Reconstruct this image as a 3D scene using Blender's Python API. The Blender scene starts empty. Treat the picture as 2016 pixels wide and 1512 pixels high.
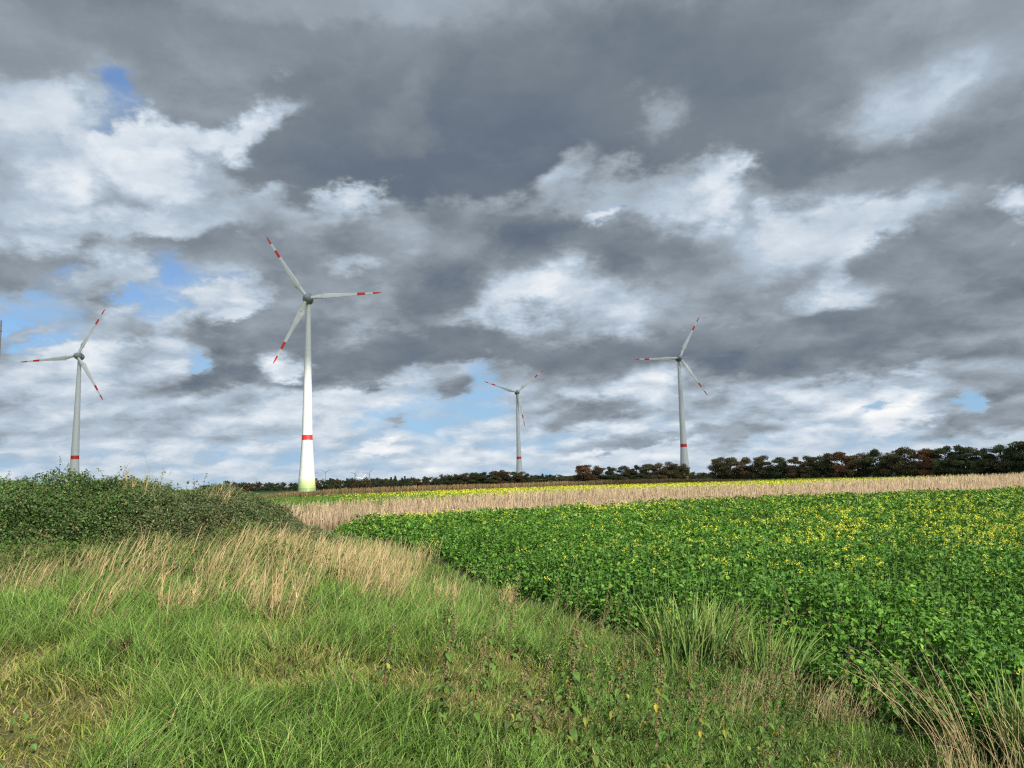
import bpy, math
import numpy as np
from mathutils import Vector, Matrix, Euler

sc = bpy.context.scene
R = math.radians
rng = np.random.default_rng(11)

# ------------------------------------------------------------------ camera
cam_d = bpy.data.cameras.new("camera")
cam = bpy.data.objects.new("camera", cam_d)
sc.collection.objects.link(cam)
sc.camera = cam
EYE = 3.0
cam_d.sensor_width = 36.0
cam_d.lens = 36.0 * 1467.0 / 2016.0
cam_d.clip_start = 0.05
cam_d.clip_end = 20000.0
PITCH, ROLL = R(7.392), R(1.58)
fwd = Vector((0, math.cos(PITCH), math.sin(PITCH)))
r0 = Vector((1, 0, 0)); u0 = r0.cross(fwd)
up = u0 * math.cos(ROLL) + r0 * math.sin(ROLL)
rt = r0 * math.cos(ROLL) - u0 * math.sin(ROLL)
cam.matrix_world = Matrix(((rt.x, up.x, -fwd.x, 0), (rt.y, up.y, -fwd.y, 0), (rt.z, up.z, -fwd.z, EYE), (0, 0, 0, 1)))

# ------------------------------------------------------------------ render / colour
sc.view_settings.view_transform = 'Standard'
sc.view_settings.look = 'None'
sc.view_settings.exposure = 0.5         # the phone exposed for the sunlit field
sc.view_settings.gamma = 1.0
sc.render.engine = 'CYCLES'
sc.cycles.use_denoising = False           # grass and leaves keep their bite
sc.cycles.pixel_filter_type = 'BLACKMAN_HARRIS'
sc.cycles.filter_width = 1.25
sc.cycles.max_bounces = 6
sc.cycles.diffuse_bounces = 3
sc.cycles.glossy_bounces = 2
sc.cycles.transmission_bounces = 3
sc.cycles.transparent_max_bounces = 4

# ------------------------------------------------------------------ sun
SUN_EL, SUN_AZ = R(29.0), R(35.0)          # azimuth: to the right of straight behind the camera
to_sun = Vector((math.sin(SUN_AZ) * math.cos(SUN_EL), -math.cos(SUN_AZ) * math.cos(SUN_EL), math.sin(SUN_EL)))
sun_d = bpy.data.lights.new("sun", 'SUN')
sun_d.energy = 5.0
sun_d.angle = R(0.53)
sun_d.color = (1.0, 0.95, 0.86)
sun = bpy.data.objects.new("sun", sun_d)
sc.collection.objects.link(sun)
sun.rotation_euler = (-to_sun).to_track_quat('-Z', 'Y').to_euler()
sun.location = (60, -140, 90)

# ------------------------------------------------------------------ sky
# every line is one cloud or gap of the cloudy sky, at infinity:
# azimuth, elevation, half width, half height (degrees), tilt, edge softness, brightness, openness to the blue, fine detail
SKY = [
    (-0.12, 2.95, 58.46, 4.27, 1.6, 0.7, 0.77, 0.36, 0.78),
    (-0.19, 0.44, 62.01, 1.54, 1.6, 0.8, 0.77, 0.34, 0.6),
    (0.88, 34.64, 54.82, 3.69, 1.6, 0.9, 0.59, 0, 0.22),
    (-22.64, 31.21, 15.09, 2.73, -6.4, 1.0, 0.49, 0, 0.25),
    (0.41, 31.16, 21.71, 2.61, 1.6, 1.0, 0.5, 0, 0.18),
    (18.8, 28.41, 9.66, 3.84, 1.6, 1.0, 0.47, 0, 0.2),
    (35.35, 26.94, 6.09, 2.53, 1.6, 1.0, 0.58, 0, 0.2),
    (-11.95, 34.02, 8.09, 1.53, 1.6, 1.0, 0.58, 0, 0.2),
    (-34.08, 25.29, 4.88, 3.83, 1.6, 0.8, 0.72, 0, 0.5),
    (-30.49, 19.09, 10.03, 5.51, 11.6, 0.8, 0.75, 0, 0.8),
    (-34.25, 28.19, 4.04, 1.99, 1.6, 1, 0.53, 0, 0.25),
    (-32.57, 24.57, 2.66, 1.81, 1.6, 0.7, 0.78, 0, 0.5),
    (-0.02, 18.05, 36.32, 4.9, 1.6, 0.9, 0.53, 0, 0.5),
    (-21.2, 16.73, 9.15, 2.13, 1.6, 0.7, 0.5, 0, 0.4),
    (-33.51, 14.58, 4.79, 1.77, 1.6, 0.7, 0.48, 0, 0.4),
    (27.79, 15.38, 13.18, 5.06, 1.6, 0.9, 0.56, 0, 0.35),
    (-29.11, 26.6, 2.55, 1.41, -23.4, 1.1, 0.62, 0.86, 0.8),
    (-30.61, 24.97, 1.54, 1.04, 31.6, 1.1, 0.64, 0.62, 0.8),
    (-29.49, 27.96, 1.59, 0.9, -8.4, 1.1, 0.55, 0.85, 0.8),
    (-7.95, 26.05, 16.59, 4.68, 7.6, 0.9, 0.43, 0, 0.2),
    (5.15, 25.69, 13.05, 4.02, 1.6, 0.9, 0.42, 0, 0.2),
    (12.51, 27.3, 8.65, 4.36, 1.6, 1.0, 0.44, 0, 0.15),
    (23.29, 21.29, 8.58, 4.03, -8.4, 0.8, 0.43, 0, 0.2),
    (29.71, 19.06, 9.78, 1.62, 1.6, 0.9, 0.46, 0, 0.2),
    (-4.76, 23.09, 14.62, 2.16, 1.6, 0.8, 0.39, 0, 0.15),
    (-7.12, 27.62, 2.85, 2.05, 61.6, 1.1, 0.49, 0.15, 0.2),
    (-27.54, 23.95, 5.21, 1.76, 19.6, 0.5, 0.88, 0, 0.8),
    (-25.49, 22.46, 3.69, 1.98, 1.6, 0.7, 0.82, 0, 0.7),
    (-21.76, 25.45, 4.29, 1.12, 23.6, 0.9, 0.82, 0, 0.6),
    (-32.21, 20.57, 1.77, 1.73, 1.6, 1.1, 0.86, 0, 0.6),
    (-26.36, 18.65, 7.21, 1.35, 16.6, 0.7, 0.8, 0, 0.8),
    (-22.39, 22.53, 2.11, 1.35, 1.6, 0.9, 0.62, 0, 0.6),
    (-15.4, 19.83, 9.84, 1.44, 1.6, 0.8, 0.63, 0, 0.6),
    (-12.34, 21.33, 3.12, 0.93, 6.6, 0.75, 0.78, 0, 0.7),
    (-19.52, 21.98, 2.19, 0.69, 11.6, 1.05, 0.66, 0, 0.7),
    (-4.82, 19.61, 8.05, 1.49, 1.6, 0.9, 0.55, 0, 0.5),
    (8.2, 21.73, 7.57, 1.63, 11.6, 0.6, 0.66, 0, 0.6),
    (4.21, 22.89, 2.84, 1.08, 26.6, 1.05, 0.7, 0, 0.6),
    (12.09, 26.84, 1.58, 1.35, 1.6, 1.1, 0.58, 0.2, 0.4),
    (8.77, 21.21, 1.59, 0.44, 6.6, 1.1, 0.62, 0.87, 0.4),
    (7.42, 20.58, 1.83, 0.51, 23.6, 1.1, 0.84, 0, 0.4),
    (15.57, 20.66, 4.89, 2.13, 1.6, 0.6, 0.76, 0, 0.7),
    (16.99, 22.08, 1.71, 2.16, 1.6, 1.05, 0.82, 0, 0.9),
    (21.86, 16.63, 9.0, 2.81, 6.6, 0.9, 0.75, 0, 0.5),
    (22.96, 17.35, 6.14, 1.56, 6.6, 0.8, 0.81, 0, 0.5),
    (26.13, 14.95, 1.94, 1.72, 1.6, 0.9, 0.82, 0, 0.5),
    (11.48, 16.67, 6.17, 2.23, 1.6, 1, 0.52, 0, 0.4),
    (5.21, 17.85, 7.19, 1.88, 1.6, 0.8, 0.46, 0, 0.4),
    (31.14, 24.05, 5.12, 2.28, 13.6, 1.1, 0.69, 0, 0.5),
    (31.77, 24.2, 2.38, 1.03, 26.6, 1.1, 0.75, 0, 0.5),
    (30.95, 19.13, 7.75, 1.28, 1.6, 0.9, 0.52, 0, 0.2),
    (35.06, 15.98, 1.35, 0.87, 1.6, 1.1, 0.92, 0, 0.5),
    (29.25, 14.11, 3.96, 2.01, 21.6, 0.5, 0.5, 0, 0.4),
    (33.52, 12.4, 3.32, 1.93, 1.6, 0.8, 0.52, 0, 0.3),
    (19.05, 12.25, 14.91, 2.19, 1.6, 0.9, 0.55, 0, 0.5),
    (24.26, 12.28, 2.31, 1.27, 9.6, 1.1, 0.8, 0, 0.6),
    (31.93, 10.66, 5.71, 0.82, 19.6, 0.7, 0.62, 0, 0.4),
    (23.03, 9.48, 16.72, 1.72, 3.6, 0.6, 0.46, 0, 0.35),
    (11.49, 9.85, 11.39, 1.53, 1.6, 0.7, 0.48, 0, 0.35),
    (14.74, 7.55, 4.41, 1.81, 6.6, 0.5, 0.45, 0, 0.5),
    (25.5, 7.28, 10.55, 0.99, 1.6, 0.7, 0.47, 0, 0.4),
    (-0.17, 12.5, 11.15, 3.48, 1.6, 1.0, 0.72, 0, 0.6),
    (3.05, 13.56, 7.16, 2.39, 1.6, 0.9, 0.81, 0, 0.7),
    (-4.15, 12.77, 4.36, 1.74, 21.6, 0.7, 0.8, 0, 0.6),
    (6.61, 13.2, 3.54, 1.92, 1.6, 0.8, 0.8, 0.05, 0.8),
    (0.14, 9.58, 16.62, 1.4, -0.4, 0.6, 0.47, 0, 0.3),
    (-10.82, 9.7, 16.07, 1.84, 4.6, 0.6, 0.46, 0, 0.35),
    (-15.74, 14.88, 9.31, 2.22, 1.6, 0.9, 0.52, 0, 0.5),
    (-5.71, 14.13, 4.36, 1.92, 21.6, 0.7, 0.48, 0, 0.4),
    (-10.99, 16.16, 2.33, 0.9, 6.6, 1.1, 0.74, 0, 0.6),
    (-8.83, 17.7, 7.89, 1.12, 1.6, 0.9, 0.54, 0, 0.4),
    (-26.03, 13.93, 5.85, 1.94, -2.4, 0.8, 0.6, 0.9, 0.6),
    (-34.6, 11.55, 3.27, 1.35, 11.6, 0.8, 0.62, 0.89, 0.7),
    (-32.29, 10.02, 2.86, 1.32, 23.6, 0.8, 0.62, 0.9, 0.7),
    (-25.14, 11.47, 6.56, 2.18, 21.6, 0.9, 0.72, 0.5, 0.9),
    (-29.04, 13.93, 1.39, 2.03, 1.6, 0.75, 0.78, 0.05, 0.9),
    (-21.81, 12.74, 4.15, 1.44, 23.6, 0.5, 0.78, 0.1, 0.9),
    (-28.31, 10.92, 1.86, 2.06, 31.6, 1.05, 0.55, 0.1, 0.7),
    (-33.86, 10.55, 1.38, 0.45, 21.6, 1.1, 0.72, 0.2, 0.6),
    (-19.68, 11.21, 6.02, 1.54, 6.6, 0.6, 0.5, 0, 0.5),
    (-19.71, 12.67, 2.13, 0.73, 21.6, 0.75, 0.82, 0, 0.7),
    (-30.9, 7.87, 6.73, 1.75, 9.6, 0.6, 0.8, 0, 0.8),
    (-32.12, 9.3, 1.43, 0.79, 21.6, 0.75, 0.86, 0, 0.7),
    (-26.02, 8.61, 2.89, 1.41, 1.6, 0.7, 0.74, 0.1, 0.9),
    (-21.02, 8.42, 4.49, 1.53, 11.6, 0.5, 0.45, 0, 0.6),
    (-16.96, 8.58, 1.81, 1.35, 11.6, 0.75, 0.85, 0, 0.7),
    (-24.08, 9.22, 0.99, 0.5, 1.6, 1.05, 0.66, 0.8, 0.4),
    (-14.2, 7.86, 6.32, 0.83, 7.6, 0.6, 0.46, 0, 0.4),
    (-26.56, 5.78, 15.79, 0.98, 6.6, 0.9, 0.69, 0.05, 0.8),
    (-14.93, 5.89, 6.98, 1.13, 11.6, 0.5, 0.82, 0, 0.7),
    (-28.96, 4.02, 15.05, 0.95, 1.6, 0.8, 0.72, 0.15, 0.8),
    (-8.54, 5.27, 7.29, 1.93, 15.6, 0.6, 0.76, 0.8, 0.45),
    (-11.96, 2.83, 8.97, 1.52, 6.6, 0.9, 0.78, 0.4, 0.7),
    (-2.71, 5.94, 4.31, 1.17, 6.6, 0.7, 0.72, 0.55, 0.7),
    (-3.06, 8.01, 2.16, 0.62, 11.6, 0.9, 0.7, 0.85, 0.5),
    (-4.83, 7.42, 1.76, 0.78, 1.6, 0.75, 0.55, 0.1, 0.8),
    (-0.83, 2.58, 6.23, 1.4, 1.6, 0.9, 0.78, 0.42, 0.7),
    (-9.7, 2.6, 2.35, 0.46, 5.6, 0.6, 0.92, 0, 0.6),
    (-8.93, 4.92, 1.0, 0.54, 1.6, 0.75, 0.66, 0.1, 0.5),
    (-4.74, 1.71, 3.48, 0.69, 5.6, 0.5, 0.84, 0.05, 0.7),
    (6.73, 7.0, 6.97, 1.01, 7.6, 0.6, 0.56, 0, 0.7),
    (4.34, 5.54, 5.06, 1.56, 13.6, 0.5, 0.66, 0.05, 0.9),
    (9.37, 5.73, 4.96, 1.73, 9.6, 0.6, 0.8, 0.05, 0.9),
    (5.87, 4.9, 4.26, 0.85, 6.6, 0.6, 0.58, 0, 0.6),
    (16.77, 4.98, 4.3, 1.86, 1.6, 0.7, 0.72, 0.05, 0.9),
    (23.73, 5.64, 9.83, 1.28, 1.6, 0.7, 0.64, 0, 0.95),
    (22.35, 5.01, 3.01, 0.94, 6.6, 0.6, 0.76, 0.02, 0.9),
    (27.23, 5.2, 3.09, 0.97, 9.6, 0.6, 0.8, 0, 0.9),
    (32.84, 5.23, 3.31, 1.64, 1.6, 0.8, 0.58, 0, 0.6),
    (32.07, 2.98, 4.18, 1.12, 6.6, 0.6, 0.54, 0.05, 0.6),
    (26.91, 3.3, 2.22, 0.93, 4.6, 0.6, 0.93, 0, 0.5),
    (23.59, 3.78, 1.8, 0.57, 9.6, 0.75, 0.86, 0, 0.6),
    (30.99, 4.29, 0.74, 0.53, 31.6, 0.9, 0.7, 0.8, 0.4),
    (25.49, 4.09, 0.7, 0.49, 11.6, 0.9, 0.7, 0.8, 0.4),
    (15.91, 2.78, 4.31, 0.82, 3.6, 0.6, 0.58, 0.05, 0.6),
    (8.83, 2.29, 4.93, 0.77, 3.6, 0.6, 0.62, 0.2, 0.6),
    (9.18, 1.7, 5.67, 0.46, 3.6, 0.6, 0.84, 0.05, 0.6),
]

world = bpy.data.worlds.new("World")
world.use_nodes = True
nt = world.node_tree
nt.nodes.clear()
def N(t, **kw):
    n = nt.nodes.new(t)
    for k, v in kw.items():
        setattr(n, k, v)
    return n
def put(sock, v):
    if hasattr(v, 'is_output'):
        nt.links.new(v, sock)
    else:
        sock.default_value = v
def M(op, a, b=0.0, c=0.0, clamp=False):
    n = N('ShaderNodeMath', operation=op, use_clamp=clamp)
    for i, v in enumerate((a, b, c)):
        put(n.inputs[i], v)
    return n.outputs[0]
def VM(op, a, b=(0, 0, 0), out=0):
    n = N('ShaderNodeVectorMath', operation=op)
    put(n.inputs[0], a)
    if op == 'SCALE':
        put(n.inputs['Scale'], b)
    else:
        put(n.inputs[1], b)
    return n.outputs[out]
def XYZ(x, y, z=0.0):
    n = N('ShaderNodeCombineXYZ')
    for i, v in enumerate((x, y, z)):
        put(n.inputs[i], v)
    return n.outputs[0]
def NOISE(vec, scale, detail, rough, dist=0.0):
    n = N('ShaderNodeTexNoise')
    put(n.inputs['Vector'], vec)
    n.inputs['Scale'].default_value = scale
    n.inputs['Detail'].default_value = detail
    n.inputs['Roughness'].default_value = rough
    n.inputs['Distortion'].default_value = dist
    return n
tc = N('ShaderNodeTexCoord')
sep = N('ShaderNodeSeparateXYZ')
nt.links.new(tc.outputs['Generated'], sep.inputs[0])
dx, dy, dz = sep.outputs
zc = M('MAXIMUM', dz, 0.0)
az = M('MULTIPLY', M('ARCTAN2', dx, dy), 57.29578)
el = M('MULTIPLY', M('ARCSINE', dz), 57.29578)
den = M('ADD', zc, 0.34)
plane = VM('SCALE', XYZ(M('DIVIDE', dx, den), M('DIVIDE', dy, den), 0.37), 1.25)      # flat cloud deck seen in perspective
# ragged cloud edges: big and small swirls push the outlines about
w1 = NOISE(plane, 2.6, 1.0, 0.5).outputs['Color']
w2 = NOISE(plane, 7.0, 6.0, 0.60).outputs['Color']
half = (0.5, 0.5, 0.5)
amp = M('MULTIPLY_ADD', zc, 1.15, 0.20)
off = VM('ADD', VM('MULTIPLY', VM('SUBTRACT', w1, half), (12.0, 8.0, 0)), VM('MULTIPLY', VM('SUBTRACT', w2, half), (14.0, 11.0, 0)))
pos = VM('ADD', XYZ(az, el), VM('SCALE', off, amp))
psep = N('ShaderNodeSeparateXYZ'); put(psep.inputs[0], pos)
q = VM('ADD', plane, VM('MULTIPLY', VM('SUBTRACT', w2, half), (.12, .12, 0)))
n0 = NOISE(q, 4.6, 8.0, 0.56).outputs['Fac']
lit = M('MULTIPLY_ADD', den, 0.22, -0.01)
n1 = NOISE(VM('ADD', q, XYZ(M('MULTIPLY', lit, -0.4), M('MULTIPLY', lit, -1.0))), 4.6, 5.0, 0.54).outputs['Fac']
nb = NOISE(plane, 1.4, 2.0, 0.5).outputs['Fac']
detail = M('MULTIPLY_ADD', M('SUBTRACT', n0, 0.5), 0.36, M('MULTIPLY', M('SUBTRACT', n0, n1), 0.60))
broad = M('MULTIPLY', M('SUBTRACT', nb, 0.5), 0.10)
gap = M('MULTIPLY', M('SUBTRACT', 0.5, n0), 2.1)
sky = N('ShaderNodeTexSky', sky_type='NISHITA')
sky.sun_disc = False
sky.sun_elevation = SUN_EL
sky.sun_rotation = math.pi - SUN_AZ
sky.air_density = 1.0; sky.dust_density = 0.25; sky.ozone_density = 2.5
def lin(c):
    return tuple(((v / 255 + .055) / 1.055) ** 2.4 if v > 10 else v / 255 / 12.92 for v in c) + (1,)
pure = VM('SCALE', VM('MULTIPLY', sky.outputs[0], (.84, .95, 1.08)), M('MULTIPLY_ADD', zc, 0.14, 0.075))      # thin haze takes some light low down
lowmix = N('ShaderNodeMix', data_type='RGBA')
put(lowmix.inputs[0], M('MULTIPLY_ADD', zc, -3.6, 0.95, clamp=True))
put(lowmix.inputs[6], pure)
lowmix.inputs[7].default_value = lin((152, 197, 238))
clear = lowmix.outputs[2]
STOPS = [(0.28, (84, 95, 110)), (0.40, (104, 116, 131)), (0.48, (124, 134, 144)), (0.58, (149, 160, 170)), (0.72, (181, 196, 211)), (0.86, (219, 228, 237)), (1.0, (252, 252, 250))]
BASE = (0.56, 0.06, 0.5)
SOFT = 1.3
SKY_GAIN = 0.71
def closure(state, strength=SKY_GAIN):
    """cloud state -> what that bit of sky sends down"""
    ss = N('ShaderNodeSeparateXYZ'); put(ss.inputs[0], state)
    L0, H0, D0 = ss.outputs
    Lv = M('ADD', M('MULTIPLY_ADD', detail, D0, L0), broad)
    hole = N('ShaderNodeMapRange', interpolation_type='SMOOTHSTEP')
    put(hole.inputs['Value'], M('MULTIPLY_ADD', gap, M('MULTIPLY', H0, 2.2, clamp=True), H0))
    hole.inputs['From Min'].default_value = 0.18
    hole.inputs['From Max'].default_value = 0.98
    rampn = N('ShaderNodeValToRGB')
    put(rampn.inputs[0], Lv)
    cr = rampn.color_ramp
    while len(cr.elements) < len(STOPS):
        cr.elements.new(0.5)
    for e_, (p_, c_) in zip(cr.elements, STOPS):
        e_.position = p_; e_.color = lin(c_)
    mixc = N('ShaderNodeMix', data_type='RGBA')
    put(mixc.inputs[0], hole.outputs[0])
    put(mixc.inputs[6], rampn.outputs[0])
    put(mixc.inputs[7], clear)
    bg = N('ShaderNodeBackground')
    put(bg.inputs['Color'], mixc.outputs[2])
    put(bg.inputs['Strength'], strength)
    return bg.outputs[0]
def patch(a0, a1, e0, e1):
    """all clouds that reach into one window of the sky, painted back to front"""
    state, k, src, rots = XYZ(*BASE), 0, pos, {}
    for (a, e, rx, ry, rot, soft, L, h, d) in SKY:
        soft *= SOFT
        ro = 1 + soft * .5
        c, s = math.cos(R(rot)), math.sin(R(rot))
        ex, ey = ro * math.hypot(rx * c, ry * s), ro * math.hypot(rx * s, ry * c)
        if a + ex < a0 or a - ex > a1 or e + ey < e0 or e - ey > e1:
            continue
        if k % 8 == 0:                       # keeps the node stack short: every eighth cloud waits for the ones before
            dep = N('ShaderNodeVectorMath', operation='MULTIPLY_ADD')
            put(dep.inputs[0], state); dep.inputs[1].default_value = (1e-7, 1e-7, 1e-7); put(dep.inputs[2], pos)
            src, rots = dep.outputs[0], {}
        k += 1
        rq = 0 if ry > .8 * rx else int(round(rot / 6.0)) * 6
        if rq not in rots:
            if rq:
                vr = N('ShaderNodeVectorRotate', rotation_type='Z_AXIS'); put(vr.inputs['Vector'], src)
                vr.inputs['Angle'].default_value = -R(rq)
                rots[rq] = vr.outputs[0]
            else:
                rots[rq] = src
        cq, sq = math.cos(R(rq)), math.sin(R(rq))
        ca, ce = a * cq + e * sq, -a * sq + e * cq
        ma = N('ShaderNodeVectorMath', operation='MULTIPLY_ADD')
        put(ma.inputs[0], rots[rq]); ma.inputs[1].default_value = (1 / rx, 1 / ry, 0); ma.inputs[2].default_value = (-ca / rx, -ce / ry, 0)
        mr = N('ShaderNodeMapRange', interpolation_type='SMOOTHSTEP')
        put(mr.inputs['Value'], VM('LENGTH', ma.outputs[0], out=1))
        mr.inputs['From Min'].default_value = ro
        mr.inputs['From Max'].default_value = max(0.0, 1 - soft * .62)
        mx = N('ShaderNodeMix', data_type='VECTOR')
        put(mx.inputs[0], mr.outputs[0]); put(mx.inputs[4], state)
        mx.inputs[5].default_value = (L, h, d)
        state = mx.outputs[1]
    return closure(state)
def MIXS(f, a, b):
    n = N('ShaderNodeMixShader'); put(n.inputs[0], f)
    nt.links.new(a, n.inputs[1]); nt.links.new(b, n.inputs[2])
    return n.outputs[0]
def below(sock, v):
    return M('LESS_THAN', sock, v)
# the sky is cut into windows only so that each look-up visits the clouds of its own window
pa, pe = psep.outputs[0], psep.outputs[1]
def rowof(e0, e1, cuts):
    lims = [-60.0] + cuts + [60.0]
    shs = [patch(lims[i], lims[i + 1], e0, e1) for i in range(len(lims) - 1)]
    out = shs[-1]
    for i in range(len(cuts) - 1, -1, -1):
        out = MIXS(below(pa, cuts[i]), out, shs[i])
    return out
rows = [(-9.0, 5.0, [-16.0, 0.0, 16.0]), (5.0, 12.5, [-22.0, -8.0, 10.0]), (12.5, 22.0, [-22.0, -4.0, 14.0]), (22.0, 60.0, [-20.0, 2.0])]
front = rowof(*rows[3])
for rw in (rows[2], rows[1], rows[0]):
    front = MIXS(below(pe, rw[1]), front, rowof(*rw))
# behind the camera the clouds round the sun are brighter than the ones it lights from there
towards = N('ShaderNodeVectorMath', operation='DOT_PRODUCT'); put(towards.inputs[0], tc.outputs['Generated']); towards.inputs[1].default_value = to_sun
sunny = M('MULTIPLY_ADD', towards.outputs['Value'], 0.8, 0.2, clamp=True)
plain = closure(XYZ(M('MULTIPLY_ADD', sunny, 0.18, BASE[0]), BASE[1], BASE[2]), M('MULTIPLY_ADD', M('MULTIPLY', sunny, sunny), 0.35, SKY_GAIN))
inside = M('MULTIPLY', M('LESS_THAN', M('ABSOLUTE', pa), 60.0), M('MULTIPLY', M('LESS_THAN', pe, 60.0), M('GREATER_THAN', pe, -9.0)))
wo = N('ShaderNodeOutputWorld')
nt.links.new(MIXS(inside, plain, front), wo.inputs[0])
world.cycles.sampling_method = 'MANUAL'
world.cycles.sample_map_resolution = 512
sc.world = world

# ------------------------------------------------------------------ helpers
col = sc.collection
def tag(o, label=None, cat=None, group=None, kind=None):
    if label: o['label'] = label
    if cat: o['category'] = cat
    if group: o['group'] = group
    if kind: o['kind'] = kind
    return o
def empty(name, loc=(0, 0, 0), rz=0.0):
    o = bpy.data.objects.new(name, None)
    o.empty_display_size = 0.2
    o.location = loc; o.rotation_euler = (0, 0, rz)
    col.objects.link(o)
    return o
def children(o):
    return [c for c in bpy.data.objects if c.parent == o]
def copy_tree(o, kids, loc, rz, scale=1.0):
    c = o.copy(); col.objects.link(c)
    c.location = loc; c.rotation_euler = (0, 0, rz); c.scale = (scale, scale, scale) if not hasattr(scale, '__len__') else scale
    out = []
    for ch, sub in kids:
        k = ch.copy(); col.objects.link(k); k.parent = c
        for g in sub:
            d = g.copy(); col.objects.link(d); d.parent = k
        out.append(k)
    return c, out
class Acc:
    """collects vertices, colours and faces in numpy and links them as ONE mesh"""
    def __init__(self):
        self.V, self.C, self.F, self.S, self.n = [], [], [], [], 0
    def add(self, V, C, F, mat=0):
        V = np.asarray(V, np.float32).reshape(-1, 3)
        C = np.broadcast_to(np.asarray(C, np.float32), (len(V), 3)) if np.ndim(C) == 1 else np.asarray(C, np.float32).reshape(-1, 3)
        for f in (F if isinstance(F, list) else [F]):
            f = np.asarray(f, np.int32)
            self.F.append(f + self.n); self.S.append(mat)
        self.V.append(V); self.C.append(C); self.n += len(V)
    def build(self, name, mats, parent=None, smooth=False):
        me = bpy.data.meshes.new(name)
        V = np.concatenate(self.V); C = np.concatenate(self.C)
        me.vertices.add(len(V)); me.vertices.foreach_set('co', V.ravel())
        loops = np.concatenate([f.ravel() for f in self.F])
        cnt = np.concatenate([np.full(len(f), f.shape[1], np.int32) for f in self.F])
        mi = np.concatenate([np.full(len(f), s, np.int32) for f, s in zip(self.F, self.S)])
        me.loops.add(len(loops)); me.loops.foreach_set('vertex_index', loops)
        me.polygons.add(len(cnt))
        st = np.zeros(len(cnt), np.int32); st[1:] = np.cumsum(cnt)[:-1]
        me.polygons.foreach_set('loop_start', st)
        me.polygons.foreach_set('loop_total', cnt)
        me.polygons.foreach_set('material_index', mi)
        me.polygons.foreach_set('use_smooth', np.full(len(cnt), bool(smooth)))
        ca = me.color_attributes.new('tone', 'FLOAT_COLOR', 'POINT')
        ca.data.foreach_set('color', np.concatenate([C, np.ones((len(C), 1), np.float32)], 1).ravel())
        for m in (mats if isinstance(mats, (list, tuple)) else [mats]):
            me.materials.append(m)
        me.update(); me.validate()
        o = bpy.data.objects.new(name, me)
        col.objects.link(o)
        if parent is not None: o.parent = parent
        return o
def mat(name, base=None, rough=0.6, translucent=0.0, noise=0.0, nscale=20.0, spec=0.3, metal=0.0, bump=0.0):
    """base None: the colour comes from the mesh's own tone attribute; noise breaks it up"""
    m = bpy.data.materials.new(name); m.use_nodes = True
    t = m.node_tree; b = t.nodes['Principled BSDF']
    b.inputs['Roughness'].default_value = rough
    b.inputs['Metallic'].default_value = metal
    b.inputs['Specular IOR Level'].default_value = spec
    if base is None:
        a = t.nodes.new('ShaderNodeAttribute'); a.attribute_name = 'tone'; c = a.outputs['Color']
    else:
        a = t.nodes.new('ShaderNodeRGB'); a.outputs[0].default_value = tuple(base) + (1,); c = a.outputs[0]
    if noise:
        g = t.nodes.new('ShaderNodeNewGeometry') if base is None else t.nodes.new('ShaderNodeTexCoord')
        n = t.nodes.new('ShaderNodeTexNoise'); n.inputs['Scale'].default_value = nscale; n.inputs['Detail'].default_value = 5
        t.links.new(g.outputs['Position' if base is None else 'Object'], n.inputs['Vector'])
        r = t.nodes.new('ShaderNodeMapRange'); r.inputs[3].default_value = 1 - noise; r.inputs[4].default_value = 1 + noise
        r.inputs[1].default_value = .25; r.inputs[2].default_value = .75
        t.links.new(n.outputs[0], r.inputs[0])
        v = t.nodes.new('ShaderNodeVectorMath'); v.operation = 'SCALE'
        t.links.new(c, v.inputs[0]); t.links.new(r.outputs[0], v.inputs['Scale']); c = v.outputs[0]
        if bump:
            bp = t.nodes.new('ShaderNodeBump'); bp.inputs['Strength'].default_value = bump
            t.links.new(n.outputs[0], bp.inputs['Height']); t.links.new(bp.outputs[0], b.inputs['Normal'])
    t.links.new(c, b.inputs['Base Color'])
    if translucent:
        tr = t.nodes.new('ShaderNodeBsdfTranslucent'); t.links.new(c, tr.inputs['Color'])
        mx = t.nodes.new('ShaderNodeMixShader'); mx.inputs[0].default_value = translucent
        t.links.new(b.outputs[0], mx.inputs[1]); t.links.new(tr.outputs[0], mx.inputs[2])
        t.links.new(mx.outputs[0], t.nodes['Material Output'].inputs['Surface'])
    return m
def sm(x, a, b):
    t = np.clip((np.asarray(x, float) - a) / (b - a), 0, 1)
    return t * t * (3 - 2 * t)
_perm = np.random.default_rng(5).random((256, 256))
def vnoise(x, y):
    """smooth value noise 0..1"""
    x = np.asarray(x, float); y = np.asarray(y, float)
    xi, yi = np.floor(x).astype(int), np.floor(y).astype(int)
    fx, fy = x - xi, y - yi
    fx = fx * fx * (3 - 2 * fx); fy = fy * fy * (3 - 2 * fy)
    g = lambda i, j: _perm[i & 255, j & 255]
    return (g(xi, yi) * (1 - fx) + g(xi + 1, yi) * fx) * (1 - fy) + (g(xi, yi + 1) * (1 - fx) + g(xi + 1, yi + 1) * fx) * fy
def fbm(x, y, o=4):
    s, a, t = 0, 1, 0
    for i in range(o):
        s = s + a * vnoise(x * 2 ** i + 17.3 * i, y * 2 ** i + 9.1 * i); t += a; a *= .5
    return s / t
def lathe(prof, n=48):
    """rings (radius, z) -> vertices and quads"""
    a = np.linspace(0, 2 * np.pi, n, endpoint=False)
    V = np.concatenate([np.stack([r * np.cos(a), r * np.sin(a), np.full(n, z)], 1) for r, z in prof])
    F = []
    for k in range(len(prof) - 1):
        i = np.arange(n); j = (i + 1) % n
        F.append(np.stack([k * n + i, k * n + j, (k + 1) * n + j, (k + 1) * n + i], 1))
    return V, np.concatenate(F)
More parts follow.
